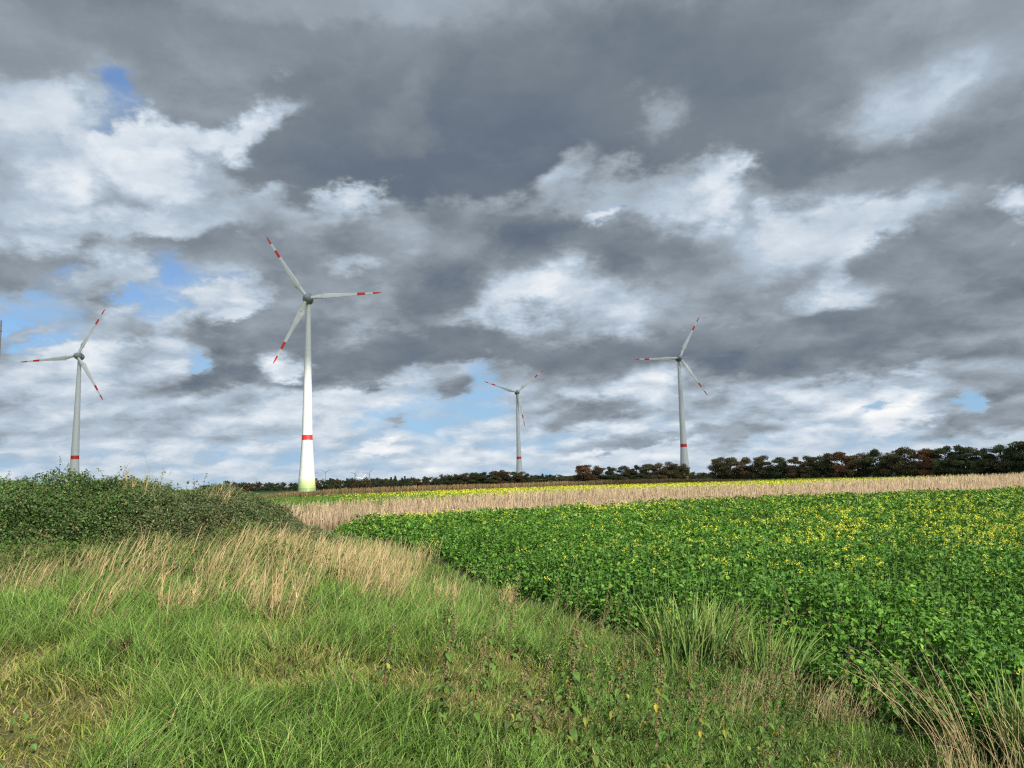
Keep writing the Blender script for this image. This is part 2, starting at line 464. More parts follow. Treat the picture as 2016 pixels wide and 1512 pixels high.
def tube(P, rad, n=6):
    """a tapering tube along a polyline"""
    P = np.asarray(P, float); m = len(P); rad = np.broadcast_to(rad, (m,))
    T = np.gradient(P, axis=0); T /= np.linalg.norm(T, axis=1, keepdims=True) + 1e-9
    ref = np.where(np.abs(T[:, 2:3]) > .9, [[1., 0, 0]], [[0, 0, 1.]])
    A = np.cross(T, ref); A /= np.linalg.norm(A, axis=1, keepdims=True) + 1e-9
    B = np.cross(T, A)
    a = np.linspace(0, 2 * np.pi, n, endpoint=False)
    V = (P[:, None] + rad[:, None, None] * (np.cos(a)[None, :, None] * A[:, None] + np.sin(a)[None, :, None] * B[:, None])).reshape(-1, 3)
    F = []
    for k in range(m - 1):
        i = np.arange(n); j = (i + 1) % n
        F.append(np.stack([k * n + i, k * n + j, (k + 1) * n + j, (k + 1) * n + i], 1))
    return V, np.concatenate(F)

# ------------------------------------------------------------------ lie of the land
EDGE = np.array([(30, -22), (9.5, 1.5), (6.2, 5.2), (4.75, 7.4), (4.3, 9.0), (3.45, 11.2), (2.5, 13.6), (0.9, 17.0), (-0.98, 21.4), (-2.85, 28.8), (-6.6, 38.5), (-13.0, 49.5)], float)   # near edge of the mustard field
FARM = np.array([(-14.5, 46), (-4.2, 53.9), (9.8, 62), (23, 70), (51, 76), (140, 84)], float)                                    # where the mustard stops
FART = np.array([(-44, 60), (-27, 80), (-19, 91), (-.7, 124), (12, 136), (43, 134), (84, 164), (143, 206), (240, 240)], float)            # where the dry reeds stop
MZ = np.array([(-64, 138), (-46, 151), (-37, 176), (20, 227), (52, 230), (90, 233)], float)                                       # front of the maize
def edge_x(y):
    return np.interp(y, EDGE[:, 1], EDGE[:, 0])
def seg_dist(x, y, P):
    d = np.full(np.shape(x), 1e9)
    for (ax, ay), (bx, by) in zip(P[:-1], P[1:]):
        vx, vy = bx - ax, by - ay
        t = np.clip(((x - ax) * vx + (y - ay) * vy) / (vx * vx + vy * vy), 0, 1)
        d = np.minimum(d, np.hypot(x - ax - t * vx, y - ay - t * vy))
    return d
def in_field(x, y):
    return (x > edge_x(y)) & (y < np.interp(x, FARM[:, 0], FARM[:, 1]))
def verge(x, y):
    """metres out of the mustard field, on the grass side"""
    s = seg_dist(x, y, EDGE)
    return np.where((x > edge_x(y)), 0.0, s)
def gz(x, y):
    x = np.asarray(x, float); y = np.asarray(y, float)
    s = verge(x, y)
    h = 1.32 * sm(s, 0.2, 7.0) * (1 - sm(y, 26, 44))
    h = h * (1 - .12 * sm(y, 9, 20))
    return h + (fbm(x * .9, y * .9, 3) - .5) * .10 * (1 - sm(y, 60, 140)) * sm(s + 3 * (y < 30), 0, 2)

# ------------------------------------------------------------------ unseen cloud behind the camera, outlined to lay its shadow on the far plain
def cloud_bank(name, outline, H, thick, cell=45.0):
    """outline: where its shadow falls on the ground"""
    O = np.array(outline, float)
    k = H / to_sun.z
    O = O + np.array([to_sun.x * k, to_sun.y * k])
    x0, y0 = O.min(0); x1, y1 = O.max(0)
    nx, ny = int((x1 - x0) / cell) + 2, int((y1 - y0) / cell) + 2
    X, Y = np.meshgrid(np.linspace(x0 - cell, x1 + cell, nx), np.linspace(y0 - cell, y1 + cell, ny), indexing='ij')
    inside = np.zeros(X.shape, bool)
    for (ax, ay), (bx, by) in zip(O, np.roll(O, -1, 0)):
        c = ((ay > Y) != (by > Y)) & (X < (bx - ax) * (Y - ay) / (by - ay + 1e-9) + ax)
        inside ^= c
    D = seg_dist(X, Y, np.vstack([O, O[:1]])) * np.where(inside, 1, -1) + (fbm(X / 60, Y / 60, 3) - .5) * 60
    T = np.sqrt(np.clip(D / 160, 0, 1))
    top = H + T * thick * (.55 + .9 * fbm(X / 150, Y / 150, 5)); bot = H - T * thick * .12 * (.5 + fbm(X / 90 + 40, Y / 90, 4))
    ok = D > 0
    A = Acc(); idx = np.arange(nx * ny).reshape(nx, ny)
    q = np.stack([idx[:-1, :-1], idx[1:, :-1], idx[1:, 1:], idx[:-1, 1:]], -1).reshape(-1, 4)
    q = q[ok.ravel()[q].any(1)]
    A.add(np.stack([X, Y, top], -1), (.8, .8, .8), q)
    A.add(np.stack([X, Y, bot], -1), (.8, .8, .8), q[:, ::-1])
    m = mat('cloud_white', (.8, .8, .8), 1.0, .25)             # thin enough that a little sun comes through
    t = m.node_tree; out = t.nodes['Material Output']; body = out.inputs['Surface'].links[0].from_socket
    tr = t.nodes.new('ShaderNodeBsdfTransparent'); mx = t.nodes.new('ShaderNodeMixShader'); mx.inputs[0].default_value = .37
    t.links.new(body, mx.inputs[1]); t.links.new(tr.outputs[0], mx.inputs[2]); t.links.new(mx.outputs[0], out.inputs['Surface'])
    return tag(A.build(name, m, smooth=True), kind='structure')
cloud_bank('cloud', [(-1100, 560), (-420, 525), (-150, 512), (-40, 490), (15, 345), (60, 262), (110, 222), (230, 214), (480, 214), (900, 230), (1000, 1180), (-1100, 1180)], 900.0, 190.0)

# ------------------------------------------------------------------ wind turbines
WHITE, RED = (.66, .67, .65), (.62, .035, .03)
paint = mat('turbine_paint', (.66, .67, .65), .38, 0, .05, 1.5, .5)
paint_red = mat('red_band_paint', (.60, .030, .025), .42, 0, .06, 1.5, .5)
hub_grey = mat('nacelle_grey_paint', (.30, .31, .31), .45, 0, .06, 1.0, .5)
red_dark = mat('nacelle_red_paint', (.33, .03, .03), .5, 0, .06, 1.0, .4)
steel = mat('dark_steel', (.10, .10, .11), .5, 0, 0, 1, .5, .6)
GREENS = [(.22, .30, .12), (.33, .43, .16), (.42, .52, .21), (.50, .58, .29), (.58, .64, .38)]
green_mats = [mat('green_base_paint', g, .40, 0, .05, 1.5, .5) for g in GREENS]
HUB = 107.0
TOWER = [(4.85, 0), (4.66, 2.2), (4.56, 3.5), (4.48, 4.9), (4.42, 6.1), (4.33, 7.3), (3.95, 12), (3.5, 18.6), (3.15, 24), (2.92, 28.1), (2.86, 30.9), (2.62, 40), (2.3, 55), (1.95, 72), (1.6, 90), (1.32, 104.2)]
def tower_mesh(name, parent):
    z_in = [t[1] for t in TOWER]; r_in = [t[0] for t in TOWER]
    cuts = [0, 2.2, 3.5, 4.9, 6.1, 7.3, 28.1, 30.9]
    zs = sorted(set(cuts + [float(v) for v in np.arange(10, 104.2, 3.6)] + [104.2]))
    A = Acc()
    for z0, z1 in zip(zs[:-1], zs[1:]):
        zm = (z0 + z1) / 2
        m = 0
        if zm < 7.3: m = 2 + sum(zm > c for c in cuts[1:5])
        elif 28.1 < zm < 30.9: m = 1
        ra, rb = np.interp([z0, z1], z_in, r_in)
        seam = .012 if m == 0 else 0.0
        V, F = lathe([(ra, z0), (rb - seam, z1 - .04), (rb - seam, z1)] if seam else [(ra, z0), (rb, z1)], 56)
        A.add(V, WHITE, F, m)
    V, F = lathe([(1.32, 104.2), (1.42, 104.3), (1.42, 104.8), (.05, 104.85)], 40)
    A.add(V, WHITE, F, 0)
    return A.build(name, [paint, paint_red] + green_mats, parent, True)
def loft(rings, closed_ends=True):
    n = len(rings[0]); V = np.concatenate(rings); F = []
    for k in range(len(rings) - 1):
        i = np.arange(n); j = (i + 1) % n
        F.append(np.stack([k * n + i, k * n + j, (k + 1) * n + j, (k + 1) * n + i], 1))
    return V, F
def blade_mesh(name, parent, R0=41.0):
    ST = [(1.2, 1.9, 1.9, 0), (3.0, 1.9, 1.9, 0), (4.6, 2.0, 1.7, 8), (6.4, 2.5, 1.4, 14), (8.2, 2.9, 1.15, 15), (8.25, 3.7, 1.1, 15), (11, 3.3, .92, 13), (14.5, 2.85, .74, 10.5), (18, 2.45, .58, 8.5), (18.05, 2.25, .56, 8.5),
          (23, 1.9, .42, 6), (27.5, 1.62, .34, 4.5), (32, 1.36, .26, 3), (36.3, 1.1, .2, 2), (38.6, .92, .15, 1), (40, .68, .11, .5), (40.8, .36, .08, 0), (41, .08, .05, 0)]
    a = np.linspace(0, 2 * np.pi, 20, endpoint=False)
    segs = [(0, 27.5, 0), (27.5, 32, 1), (32, 36.3, 0), (36.3, 41, 1)]
    A = Acc()
    for s0, s1, m in segs:
        rings = []
        for r, c, t, tw in ST:
            if not (s0 - 1e-6 <= r <= s1 + 1e-6): continue
            rd = np.clip((r - 3) / 4, 0, 1)
            x = np.cos(a); y = np.sin(a) * (1 - rd * (.5 - .5 * np.cos(a)) * .62)           # blunt nose at +x, thin tail at -x
            X = x * c / 2 - rd * c * .20; Y = y * t / 2
            tw = R(tw)
            xx = X * math.cos(tw) + Y * math.sin(tw); yy = -X * math.sin(tw) + Y * math.cos(tw)
            pre = -1.1 * (r / R0) ** 2 * 1.3
            rings.append(np.stack([xx, yy + pre, np.full_like(xx, r)], 1))
        V, F = loft(rings)
        A.add(V, WHITE, F, m)
        if s1 == 41: A.add(rings[-1], RED, np.arange(20)[None, :], 1)
    V, F = lathe([(1.02, 8.0), (1.06, 8.02), (1.06, 8.16), (1.02, 8.18)], 20)
    V[:, 0] *= 1.45; A.add(V, WHITE, F, 0)
    return A.build(name, [paint, paint_red], parent, True)
def nacelle_parts(root):
    """egg-shaped machine house lying along -y (rotor side) to +y (tail)"""
    def egg(prof):
        V, F = lathe(prof, 40)
        return np.stack([V[:, 0], V[:, 2], V[:, 1]], 1) + [0, 0, HUB], F[:, ::-1]
    A = Acc()
    V, F = egg([(2.75, -2.1), (2.95, -1.2), (3.0, -.2), (2.85, .9)]); A.add(V, WHITE, F, 0)
    V, F = egg([(2.85, .9), (2.5, 2.3), (1.9, 3.6)]); A.add(V, RED, F, 1)
    V, F = egg([(1.9, 3.6), (1.1, 4.7), (.05, 5.15)]); A.add(V, WHITE, F, 0)
    nac = A.build('nacelle', [hub_grey, red_dark], root, True)
    A = Acc()
    V, F = tube([(0, 1.6, HUB + 2.4), (0, 1.6, HUB + 4.2)], [.07, .05]); A.add(V, WHITE, F)
    V, F = tube([(-.8, 1.6, HUB + 3.7), (.8, 1.6, HUB + 3.7)], .06); A.add(V, WHITE, F)
    V, F = tube([(.8, 1.6, HUB + 3.4), (.8, 1.6, HUB + 4.3)], .16); A.add(V, WHITE, F)
    A.build('weather_mast', steel, nac)
    A = Acc()
    V, F = egg([(.05, -7.1), (.7, -6.95), (1.4, -6.4), (2.05, -5.4), (2.45, -4.2), (2.62, -3.1), (2.66, -2.35), (2.4, -2.2)]); A.add(V, WHITE, F, 0)
    hub = A.build('hub', [hub_grey], root, True)
    return nac, hub
def turbine(loc, yaw, angs, label):
    root = empty('wind_turbine', loc, yaw)
    tower_mesh('tower', root)
    nacelle_parts(root)
    bl = blade_mesh('blade', root)
    bls = [bl]
    for k in range(2):
        b = bl.copy(); col.objects.link(b); b.parent = root; bls.append(b)
    for b, ang in zip(bls, angs):
        b.location = (0, -4.1, HUB)
        b.rotation_euler = (0, R(90 - ang), 0)
    tag(root, label, 'wind turbine', 'large wind turbines with red ringed towers')
    return root
YAW = R(6)
turb = turbine((-113.14, 408.85, 0), YAW, (122.5, 3.5, 244.5), 'largest wind turbine, its sunlit white tower banded green at the foot')
kids0 = [(c, children(c)) for c in children(turb)]
def more_turbine(loc, yaw, angs, label):
    r_, parts = copy_tree(turb, kids0, loc, yaw)
    i = 0
    for p in parts:
        if p.name.startswith('blade'):
            p.rotation_euler = (0, R(90 - angs[i]), 0); i += 1
    r_['label'] = label
    return r_
more_turbine((-332.58, 565.87, 0), R(3), (186.0, 60.5, 301.5), 'grey wind turbine with its foot hidden behind the bramble thicket')
more_turbine((5.77, 882.95, 0), R(3), (160.5, 38.5, 280.5), 'smallest of the four big turbines, tower rising out of the dark wood')
more_turbine((149.31, 657.32, 0), R(2), (180.5, 62.0, 303.0), 'grey wind turbine standing at the gap between two rows of oaks')

# distant turbines on the horizon
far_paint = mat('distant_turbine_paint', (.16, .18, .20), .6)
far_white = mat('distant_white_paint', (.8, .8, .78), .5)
def small_turbine(name, parent, m, ang, scale=1.0, low=0.0):
    A = Acc()
    V, F = lathe([(3.2, 0), (2.6, 45), (2.0, 97)], 12); A.add(V, WHITE, F)
    A.build('tower', m, parent, True)
    A = Acc()
    V, F = lathe([(.1, -4), (1.8, -2.5), (2.1, 0), (1.7, 4), (.1, 6)], 12)
    A.add(np.stack([V[:, 0], V[:, 2], V[:, 1]], 1) + [0, 0, 98], WHITE, F[:, ::-1])
    A.build('nacelle', m, parent, True)
    for k in range(3):
        A = Acc()
        t = R(ang + 120 * k)
        d = np.array([math.cos(t), 0, math.sin(t)])
        V, F = tube([d * r + [0, -3.2, 98] for r in (0, 4, 10, 25, 38, 45)], [1.7, 1.7, 2.1, 1.5, 1.0, .4], 8)
        A.add(V, WHITE, F); A.build('blade', m, parent, True)
FAR = [
    (-1278.8, 5078.1, -4.5, -4, 30, 1.0, 0, 'distant turbine just right of the big white tower, arms spread wide'),
    (-1275.3, 6001.4, -2.6, -4, 45, 1.0, 0, 'paler distant turbine half hidden behind its neighbour'),
    (-1393.9, 6601.5, -2.5, -4, 33, 1.0, 0, 'distant turbine closely overlapped by another one'),
    (-912.6, 4715.4, -24.9, -4, 52, 1.0, 0, 'distant turbine with one arm raised, above the wood right of the pair'),
    (-1031.0, 5078.1, -52.3, -4, 48, 1.0, 1, 'white distant turbine blades showing low over the tree tops'),
    (-2522.2, 7335.0, -29.7, -4, 100, 1.0, 0, 'faint distant turbine left of the big white tower'),
    (-1117.0, 7335.0, -58.3, -4, 65, 1.0, 0, 'very faint distant turbine above the conifer tips'),
    (-801.0, 8000, -28.8, -4, 95, 1.0, 0, 'faint distant turbine above the middle wood'),
    (-1608.8, 6001.4, -1.6, -4, 25, 1.0, 0, 'distant turbine mostly hidden behind the big white tower'),
]
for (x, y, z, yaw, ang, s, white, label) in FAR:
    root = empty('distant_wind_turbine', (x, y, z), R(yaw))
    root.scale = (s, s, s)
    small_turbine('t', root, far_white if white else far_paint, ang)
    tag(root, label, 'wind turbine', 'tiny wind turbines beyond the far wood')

# mast cut by the left edge of the photo
def edge_tower(x, y):
    root = empty('unfinished_tower', (x, y, 0))
    A = Acc()
    V, F = lathe([(3.0, 0), (2.6, 40), (2.35, 80), (2.3, 124.39), (2.1, 124.39 + .05), (.05, 124.39 + .1)], 36); A.add(V, WHITE, F)
    V, F = lathe([(2.42, 124.39 - 6), (2.5, 124.39 - 5.9), (2.5, 124.39 - 5.6), (2.42, 124.39 - 5.5)], 36); A.add(V, WHITE, F)
    A.build('shaft', mat('raw_concrete', (.36, .34, .32), .8, 0, .15, .8), root, True)
    A = Acc()
    for a in np.linspace(0, 2 * np.pi, 12, endpoint=False):
        p = np.array([2.2 * math.cos(a), 2.2 * math.sin(a), 124.39])
        V, F = tube([p, p + [0, 0, 2.0]], .06, 5); A.add(V, WHITE, F)
    for h in (1.0, 2.0):
        V, F = tube([(2.2 * math.cos(a), 2.2 * math.sin(a), 124.39 + h) for a in np.linspace(0, 2 * np.pi, 37)], .06, 5); A.add(V, WHITE, F)
    A.build('railing', steel, root)
    tag(root, 'grey concrete tower shaft topped by a railing, cut by the photo edge', 'tower')
edge_tower(-364.99, 520.0)

# ------------------------------------------------------------------ ground: one sheet to the horizon
def ground_sheet():
    t = np.linspace(-1, 1, 361)
    sx = np.sinh(t * 6.6) / math.sinh(6.6) * 9000
    ty = np.linspace(-.62, 1, 330)
    sy = np.sinh(ty * 6.6) / math.sinh(6.6) * 9000 + 6
    X, Y = np.meshgrid(sx, sy, indexing='ij')
    Z = gz(X, Y)
    nx, ny = X.shape
    idx = np.arange(nx * ny).reshape(nx, ny)
    q = np.stack([idx[:-1, :-1], idx[1:, :-1], idx[1:, 1:], idx[:-1, 1:]], -1).reshape(-1, 4)
    far_m = np.interp(X, FARM[:, 0], FARM[:, 1]); far_t = np.interp(X, FART[:, 0], FART[:, 1])
    C = np.empty(X.shape + (3,))
    C[:] = (.055, .10, .025)                                     # far pasture
    mz = np.interp(X, MZ[:, 0], MZ[:, 1])
    C[Y < mz + 22] = (.10, .075, .04)
    C[Y < mz] = (.10, .15, .02)
    C[Y < far_t] = (.22, .165, .095)
    C[in_field(X, Y)] = (.030, .034, .016)
    g = (X <= edge_x(Y)) & (Y < far_m + 2)
    C[g] = (.105, .105, .045)
    A = Acc(); A.add(np.stack([X, Y, Z], -1), C.reshape(-1, 3), q)
    return tag(A.build('ground', mat('earth_and_thatch', None, .9, 0, .45, 3.0, .1), smooth=True), kind='structure')
ground_sheet()

# ------------------------------------------------------------------ leaf shapes: (along, across) outlines, 0..1 by -.5...5
T_DIAMOND = np.array([(0, 0), (.45, .5), (1, 0), (.45, -.5)])
T_NETTLE = np.array([(0, 0), (.10, .30), (.30, .50), (.55, .42), (.80, .2), (1, 0), (.80, -.2), (.55, -.42), (.30, -.50), (.10, -.30)])
T_LOBED = np.array([(0, .02), (.16, .20), (.30, .16), (.42, .44), (.60, .50), (.70, .36), (.88, .30), (1, 0), (.90, -.30), (.70, -.38), (.58, -.50), (.42, -.42), (.30, -.17), (.15, -.2)])
def unit(a):
    return a / (np.linalg.norm(a, axis=-1, keepdims=True) + 1e-9)
def leaves(P, D, Nn, L, W, T, fold=.25, droop=.35):
    n, k = len(P), len(T)
    D = unit(D); B = unit(np.cross(Nn, D)); U = np.cross(D, B)
    u, v = T[:, 0], T[:, 1]
    h = -droop * u * u
    pts = P[:, None] + D[:, None] * (L[:, None] * u)[..., None] + B[:, None] * (W[:, None] * v)[..., None] + U[:, None] * (L[:, None] * h + W[:, None] * fold * np.abs(v))[..., None]
    i = np.arange(n)[:, None] * k
    if k == 4:
        F = [np.concatenate([i + [0, 1, 2], i + [0, 2, 3]]) - 0]
        V = pts.reshape(-1, 3); per = 4
    else:
        mid = P + D * (L * .5)[:, None] - U * (L * droop * .25)[:, None]
        V = np.concatenate([pts, mid[:, None]], 1).reshape(-1, 3); per = k + 1
        i = np.arange(n)[:, None] * per
        F = [np.concatenate([i + [j, (j + 1) % k, k] for j in range(k)])]
    return V, F, per
def rdir(n, r, up=0.0):
    a = r.random(n) * 2 * np.pi; z = r.uniform(-1, 1, n)
    s = np.sqrt(1 - z * z)
    d = np.stack([s * np.cos(a), s * np.sin(a), z + up], 1)
    return unit(d)
def blades(P, h, w, face, lean, nseg=4, power=1.8, taper=.8, tipw=.08):
    """grass blades: base points, heights, widths, facing angle, lean (x, y per unit height)"""
    n = len(P)
    t = np.linspace(0, 1, nseg + 1)
    off = lean[:, None, :] * (h[:, None] * t[None] ** power)[..., None]
    l2 = np.clip((lean ** 2).sum(1), 0, 1.6)
    z = h[:, None] * (t[None] - .28 * l2[:, None] * t[None] ** 2)
    c = np.concatenate([P[:, None, :2] + off, P[:, None, 2:] + z[..., None]], -1)
    wd = w[:, None] * np.maximum((1 - t[None]) ** taper, tipw)
    s = np.stack([np.cos(face), np.sin(face), np.zeros(n)], 1)
    V = np.stack([c - s[:, None] * wd[..., None] / 2, c + s[:, None] * wd[..., None] / 2], 2)
    m = (nseg + 1) * 2
    base = np.arange(n)[:, None] * m
    F = np.concatenate([base + [2 * k, 2 * k + 1, 2 * k + 3, 2 * k + 2] for k in range(nseg)])
    return V.reshape(-1, 3), F, m, t
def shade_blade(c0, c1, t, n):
    """colour along the blade: c0 at the root to c1 at the tip (leaf colour, with self-shadow painted into dark roots)"""
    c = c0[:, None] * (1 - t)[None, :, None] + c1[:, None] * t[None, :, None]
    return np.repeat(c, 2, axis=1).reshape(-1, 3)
def mixc(a, b, f):
    a = np.asarray(a, float); b = np.asarray(b, float)
    return a + (b - a) * np.asarray(f)[..., None]

# ------------------------------------------------------------------ trees
leaf_tree = mat('oak_leaves', None, .6, .18, 0, 1, .2)
bark = mat('oak_bark', (.045, .036, .028), .9, 0, .3, 4.0, .1)
def crown_arrays(r, h, wid, n, tones, z0=.14, size=.5, ragged=.25):
    """leaf clumps spread through a dozen boughs"""
    nb = 20
    bz = r.uniform(z0 + .12, .90, nb); bz[:11] = (.90, .83, .74, .18, .27, .36, .44, .52, .22, .32, .62)
    prof = np.sin(np.clip((bz - z0 * .4) / (1.0 - z0 * .4), 0, 1) ** .8 * np.pi) ** .55
    ang = np.arange(nb) * 2.4 + r.random() * 6
    rad = prof * wid * .66 * r.uniform(.45, 1.0, nb)
    bc = np.stack([rad * np.cos(ang), rad * np.sin(ang), bz * h], 1)
    br = np.stack([wid * r.uniform(.18, .44, nb), wid * r.uniform(.18, .44, nb), h * r.uniform(.06, .15, nb)], 1)
    b = r.integers(0, nb, n)
    d = rdir(n, r)
    rr = r.random(n) ** .38 * (1 + ragged * r.normal(0, .35, n))
    P = bc[b] + d * br[b] * rr[:, None]
    P[:, 2] = np.clip(P[:, 2], z0 * h * .6, h)
    tone = np.array(tones)[(r.random(n) ** 1.3 * len(tones)).astype(int)]
    bt = r.uniform(.75, 1.25, nb)[b] * r.uniform(.8, 1.2, n)
    V, F, per = leaves(P, rdir(n, r), rdir(n, r, .6), np.full(n, size) * r.uniform(.5, 1.5, n), np.full(n, size) * r.uniform(.4, 1.05, n), T_DIAMOND)
    return V, np.repeat(tone * bt[:, None], per, 0), F, bc
def make_tree(name, seed, h, wid, tones, n=2600, z0=.13, size=.5):
    r = np.random.default_rng(seed)
    root = empty(name)
    V, C, F, bc = crown_arrays(r, h, wid, n, tones, z0, size)
    A = Acc()
    P = np.array([(0, 0, -.2), (.06, .03, h * .16), (-.05, .05, h * .34), (.08, -.06, h * .55), (0, 0, h * .8)])
    v, f = tube(P, [.34, .27, .22, .15, .05], 8); A.add(v, WHITE, f)
    for k in range(20):
        a = P[1] + (P[4] - P[1]) * np.clip((bc[k, 2] / h - .22) / .75, .03, .85)
        m_ = (a + bc[k]) / 2 + [0, 0, .35]
        v, f = tube([a, m_, bc[k]], [.12, .085, .03], 5); A.add(v, WHITE, f)
    A.build('trunk', bark, root, True)
    A = Acc(); A.add(V, C, F); A.build('crown', leaf_tree, root)
    return root
GRN = [(0.098, 0.131, 0.056), (0.120, 0.152, 0.066), (0.152, 0.164, 0.074), (0.186, 0.157, 0.078)]
OLV = [(0.142, 0.149, 0.070), (0.186, 0.164, 0.078), (0.229, 0.175, 0.083), (0.284, 0.192, 0.092)]
BRN = [(0.186, 0.142, 0.070), (0.240, 0.152, 0.074), (0.306, 0.175, 0.083), (0.175, 0.157, 0.070)]
RST = [(0.265, 0.144, 0.070), (0.312, 0.164, 0.073), (0.234, 0.156, 0.074), (0.374, 0.196, 0.078)]
protos = {}
for i, (k, tones, wds) in enumerate((('g', GRN, 'dark green oak'), ('o', OLV, 'olive green oak turning brown'), ('b', BRN, 'brown tinged oak'), ('r', RST, 'rust red oak'))):
    for v in range(3):
        protos[k, v] = (make_tree('oak_tree', 100 + i * 10 + v, 11.0, 5.6 + .5 * v, tones, 8500, .03, .42), wds)
used = set()
def plant_tree(k, x, y, h, wscale, label, group, r):
    v = int(r.integers(0, 3))
    root, wds = protos[k, v]
    s = h / 11.0
    sc3 = (s * wscale, s * wscale, s)
    if (k, v) not in used:
        used.add((k, v)); t = root
        t.location = (x, y, 0); t.rotation_euler = (0, 0, r.random() * 6.28); t.scale = sc3
    else:
        t, _ = copy_tree(root, [(c, []) for c in children(root)], (x, y, 0), r.random() * 6.28, sc3)
    tag(t, wds + ', ' + label, 'tree', group)
ORD = ['first', 'second', 'third', 'fourth', 'fifth', 'sixth', 'seventh', 'eighth', 'ninth', 'tenth', 'eleventh', 'twelfth', 'thirteenth', 'fourteenth', 'fifteenth', 'sixteenth', 'seventeenth', 'eighteenth', 'nineteenth', 'twentieth', 'twenty-first', 'twenty-second', 'twenty-third']
tr_ = np.random.default_rng(31)
ROW_R = [
    ('o', 89.7, 330.0, 10.8, 1.1),
    ('o', 94.1, 326.2, 10.4, 1.05),
    ('b', 98.8, 322.1, 10.3, 1.05),
    ('o', 104.2, 317.2, 10.7, 1.1),
    ('g', 110.0, 311.6, 9.7, 1.1),
    ('b', 114.8, 306.8, 9.6, 1.05),
    ('o', 119.2, 302.3, 9.8, 1.05),
    ('g', 123.1, 298.1, 10.4, 1.1),
    ('r', 127.8, 292.9, 11.1, 1.16),
    ('b', 131.9, 287.8, 9.9, 1.05),
    ('g', 135.6, 283.4, 11.1, 1.16),
    ('o', 138.5, 279.3, 9.4, 0.95),
    ('o', 142.6, 273.9, 11.2, 1.26),
    ('b', 145.5, 269.3, 9.6, 1.0),
    ('r', 147.6, 266.2, 10.2, 1.05),
    ('g', 150.5, 261.6, 11.0, 1.16),
    ('g', 153.5, 256.2, 10.9, 1.21),
    ('g', 156.3, 250.4, 9.5, 1.16),
    ('g', 159.0, 244.8, 10.4, 1.21),
    ('g', 161.2, 239.5, 11.0, 1.26),
    ('g', 163.2, 234.1, 10.9, 1.26),
    ('o', 164.9, 228.7, 10.7, 1.26),
]
ROW_M = [
    ('b', 89.5, 400.0, 9.4, 1.1),
    ('o', 84.1, 400.0, 10.7, 1.16),
    ('b', 77.5, 400.0, 10.3, 1.1),
    ('o', 71.5, 400.0, 9.9, 1.1),
    ('g', 64.9, 400.0, 9.5, 1.1),
    ('o', 58.3, 400.0, 9.4, 1.1),
    ('g', 51.5, 400.0, 9.1, 1.1),
    ('b', 44.7, 400.0, 9.5, 1.1),
    ('r', 36.5, 400.0, 10.6, 1.49),
]
ROW_L = [
    ('g', 8.1, 500.0, 7.6, 1.1),
    ('b', 3.8, 500.0, 8.9, 1.21),
    ('g', -0.6, 500.0, 9.0, 1.21),
    ('b', -7.6, 500.0, 10.1, 1.32),
    ('o', -13.3, 500.0, 9.9, 1.32),
    ('g', -21.1, 500.0, 9.3, 1.32),
    ('g', -26.8, 500.0, 9.0, 1.32),
    ('b', -32.5, 500.0, 9.0, 1.32),
    ('g', -38.2, 500.0, 8.0, 1.32),
    ('g', -42.9, 500.0, 7.8, 1.32),
]
WOOD = [
    (-257.0, -167.7, 600.0, 600.0, 7.2, 5.8, 22.0),
    (-244.7, -206.9, 620.0, 620.0, 8.9, 7.4, 9.0),
    (-167.7, -102.7, 600.0, 600.0, 8.9, 6.9, 26.0),
    (-161.6, -109.6, 640.0, 640.0, 9.7, 7.7, 16.0),
    (-97.6, -51.3, 570.0, 570.0, 6.3, 7.9, 20.0),
    (-58.0, -4.9, 560.0, 560.0, 8.5, 9.3, 16.0),
    (7.3, 55.0, 640.0, 640.0, 7.0, 6.5, 22.0),
    (2.6, 48.0, 560.0, 560.0, 4.6, 4.0, 18.0),
    (141.5, 167.5, 640.0, 640.0, 4.8, 5.5, 9.0),
    (41.2, 183.2, 700.0, 700.0, 6.3, 6.2, 24.0),
]
CONIFERS = [
    (-92.1, 560.0, 7.9),
    (-89.0, 560.0, 8.9),
    (-83.8, 560.0, 7.3),
    (-81.8, 560.0, 8.3),
    (-79.6, 560.0, 6.8),
    (8.7, 560.0, 5.9),
    (17.8, 560.0, 6.0),
    (20.9, 560.0, 7.4),
    (23.5, 560.0, 5.5),
    (26.2, 560.0, 6.5),
    (29.1, 560.0, 4.9),
    (-137.6, 560.0, 8.0),
]
for i, (k, x, y, h, w) in enumerate(ROW_R):
    plant_tree(k, x, y, h, w, ORD[i] + ' in the tall row from the turbine gap', 'oaks of the tall row beyond the reeds', tr_)
for i, (k, x, y, h, w) in enumerate(ROW_M):
    plant_tree(k, x, y, h, w, ORD[i] + ' from the turbine in the middle row', 'oaks of the middle row', tr_)
for i, (k, x, y, h, w) in enumerate(ROW_L):
    plant_tree(k, x, y, h, w, ORD[i] + ' from the conifer end of the smallest turbine grove', 'trees of the grove by the smallest turbine', tr_)
for kv, (root, _) in protos.items():          # a kind that no row needed is taken away again
    if kv not in used:
        for c in children(root): bpy.data.objects.remove(c)
        bpy.data.objects.remove(root)
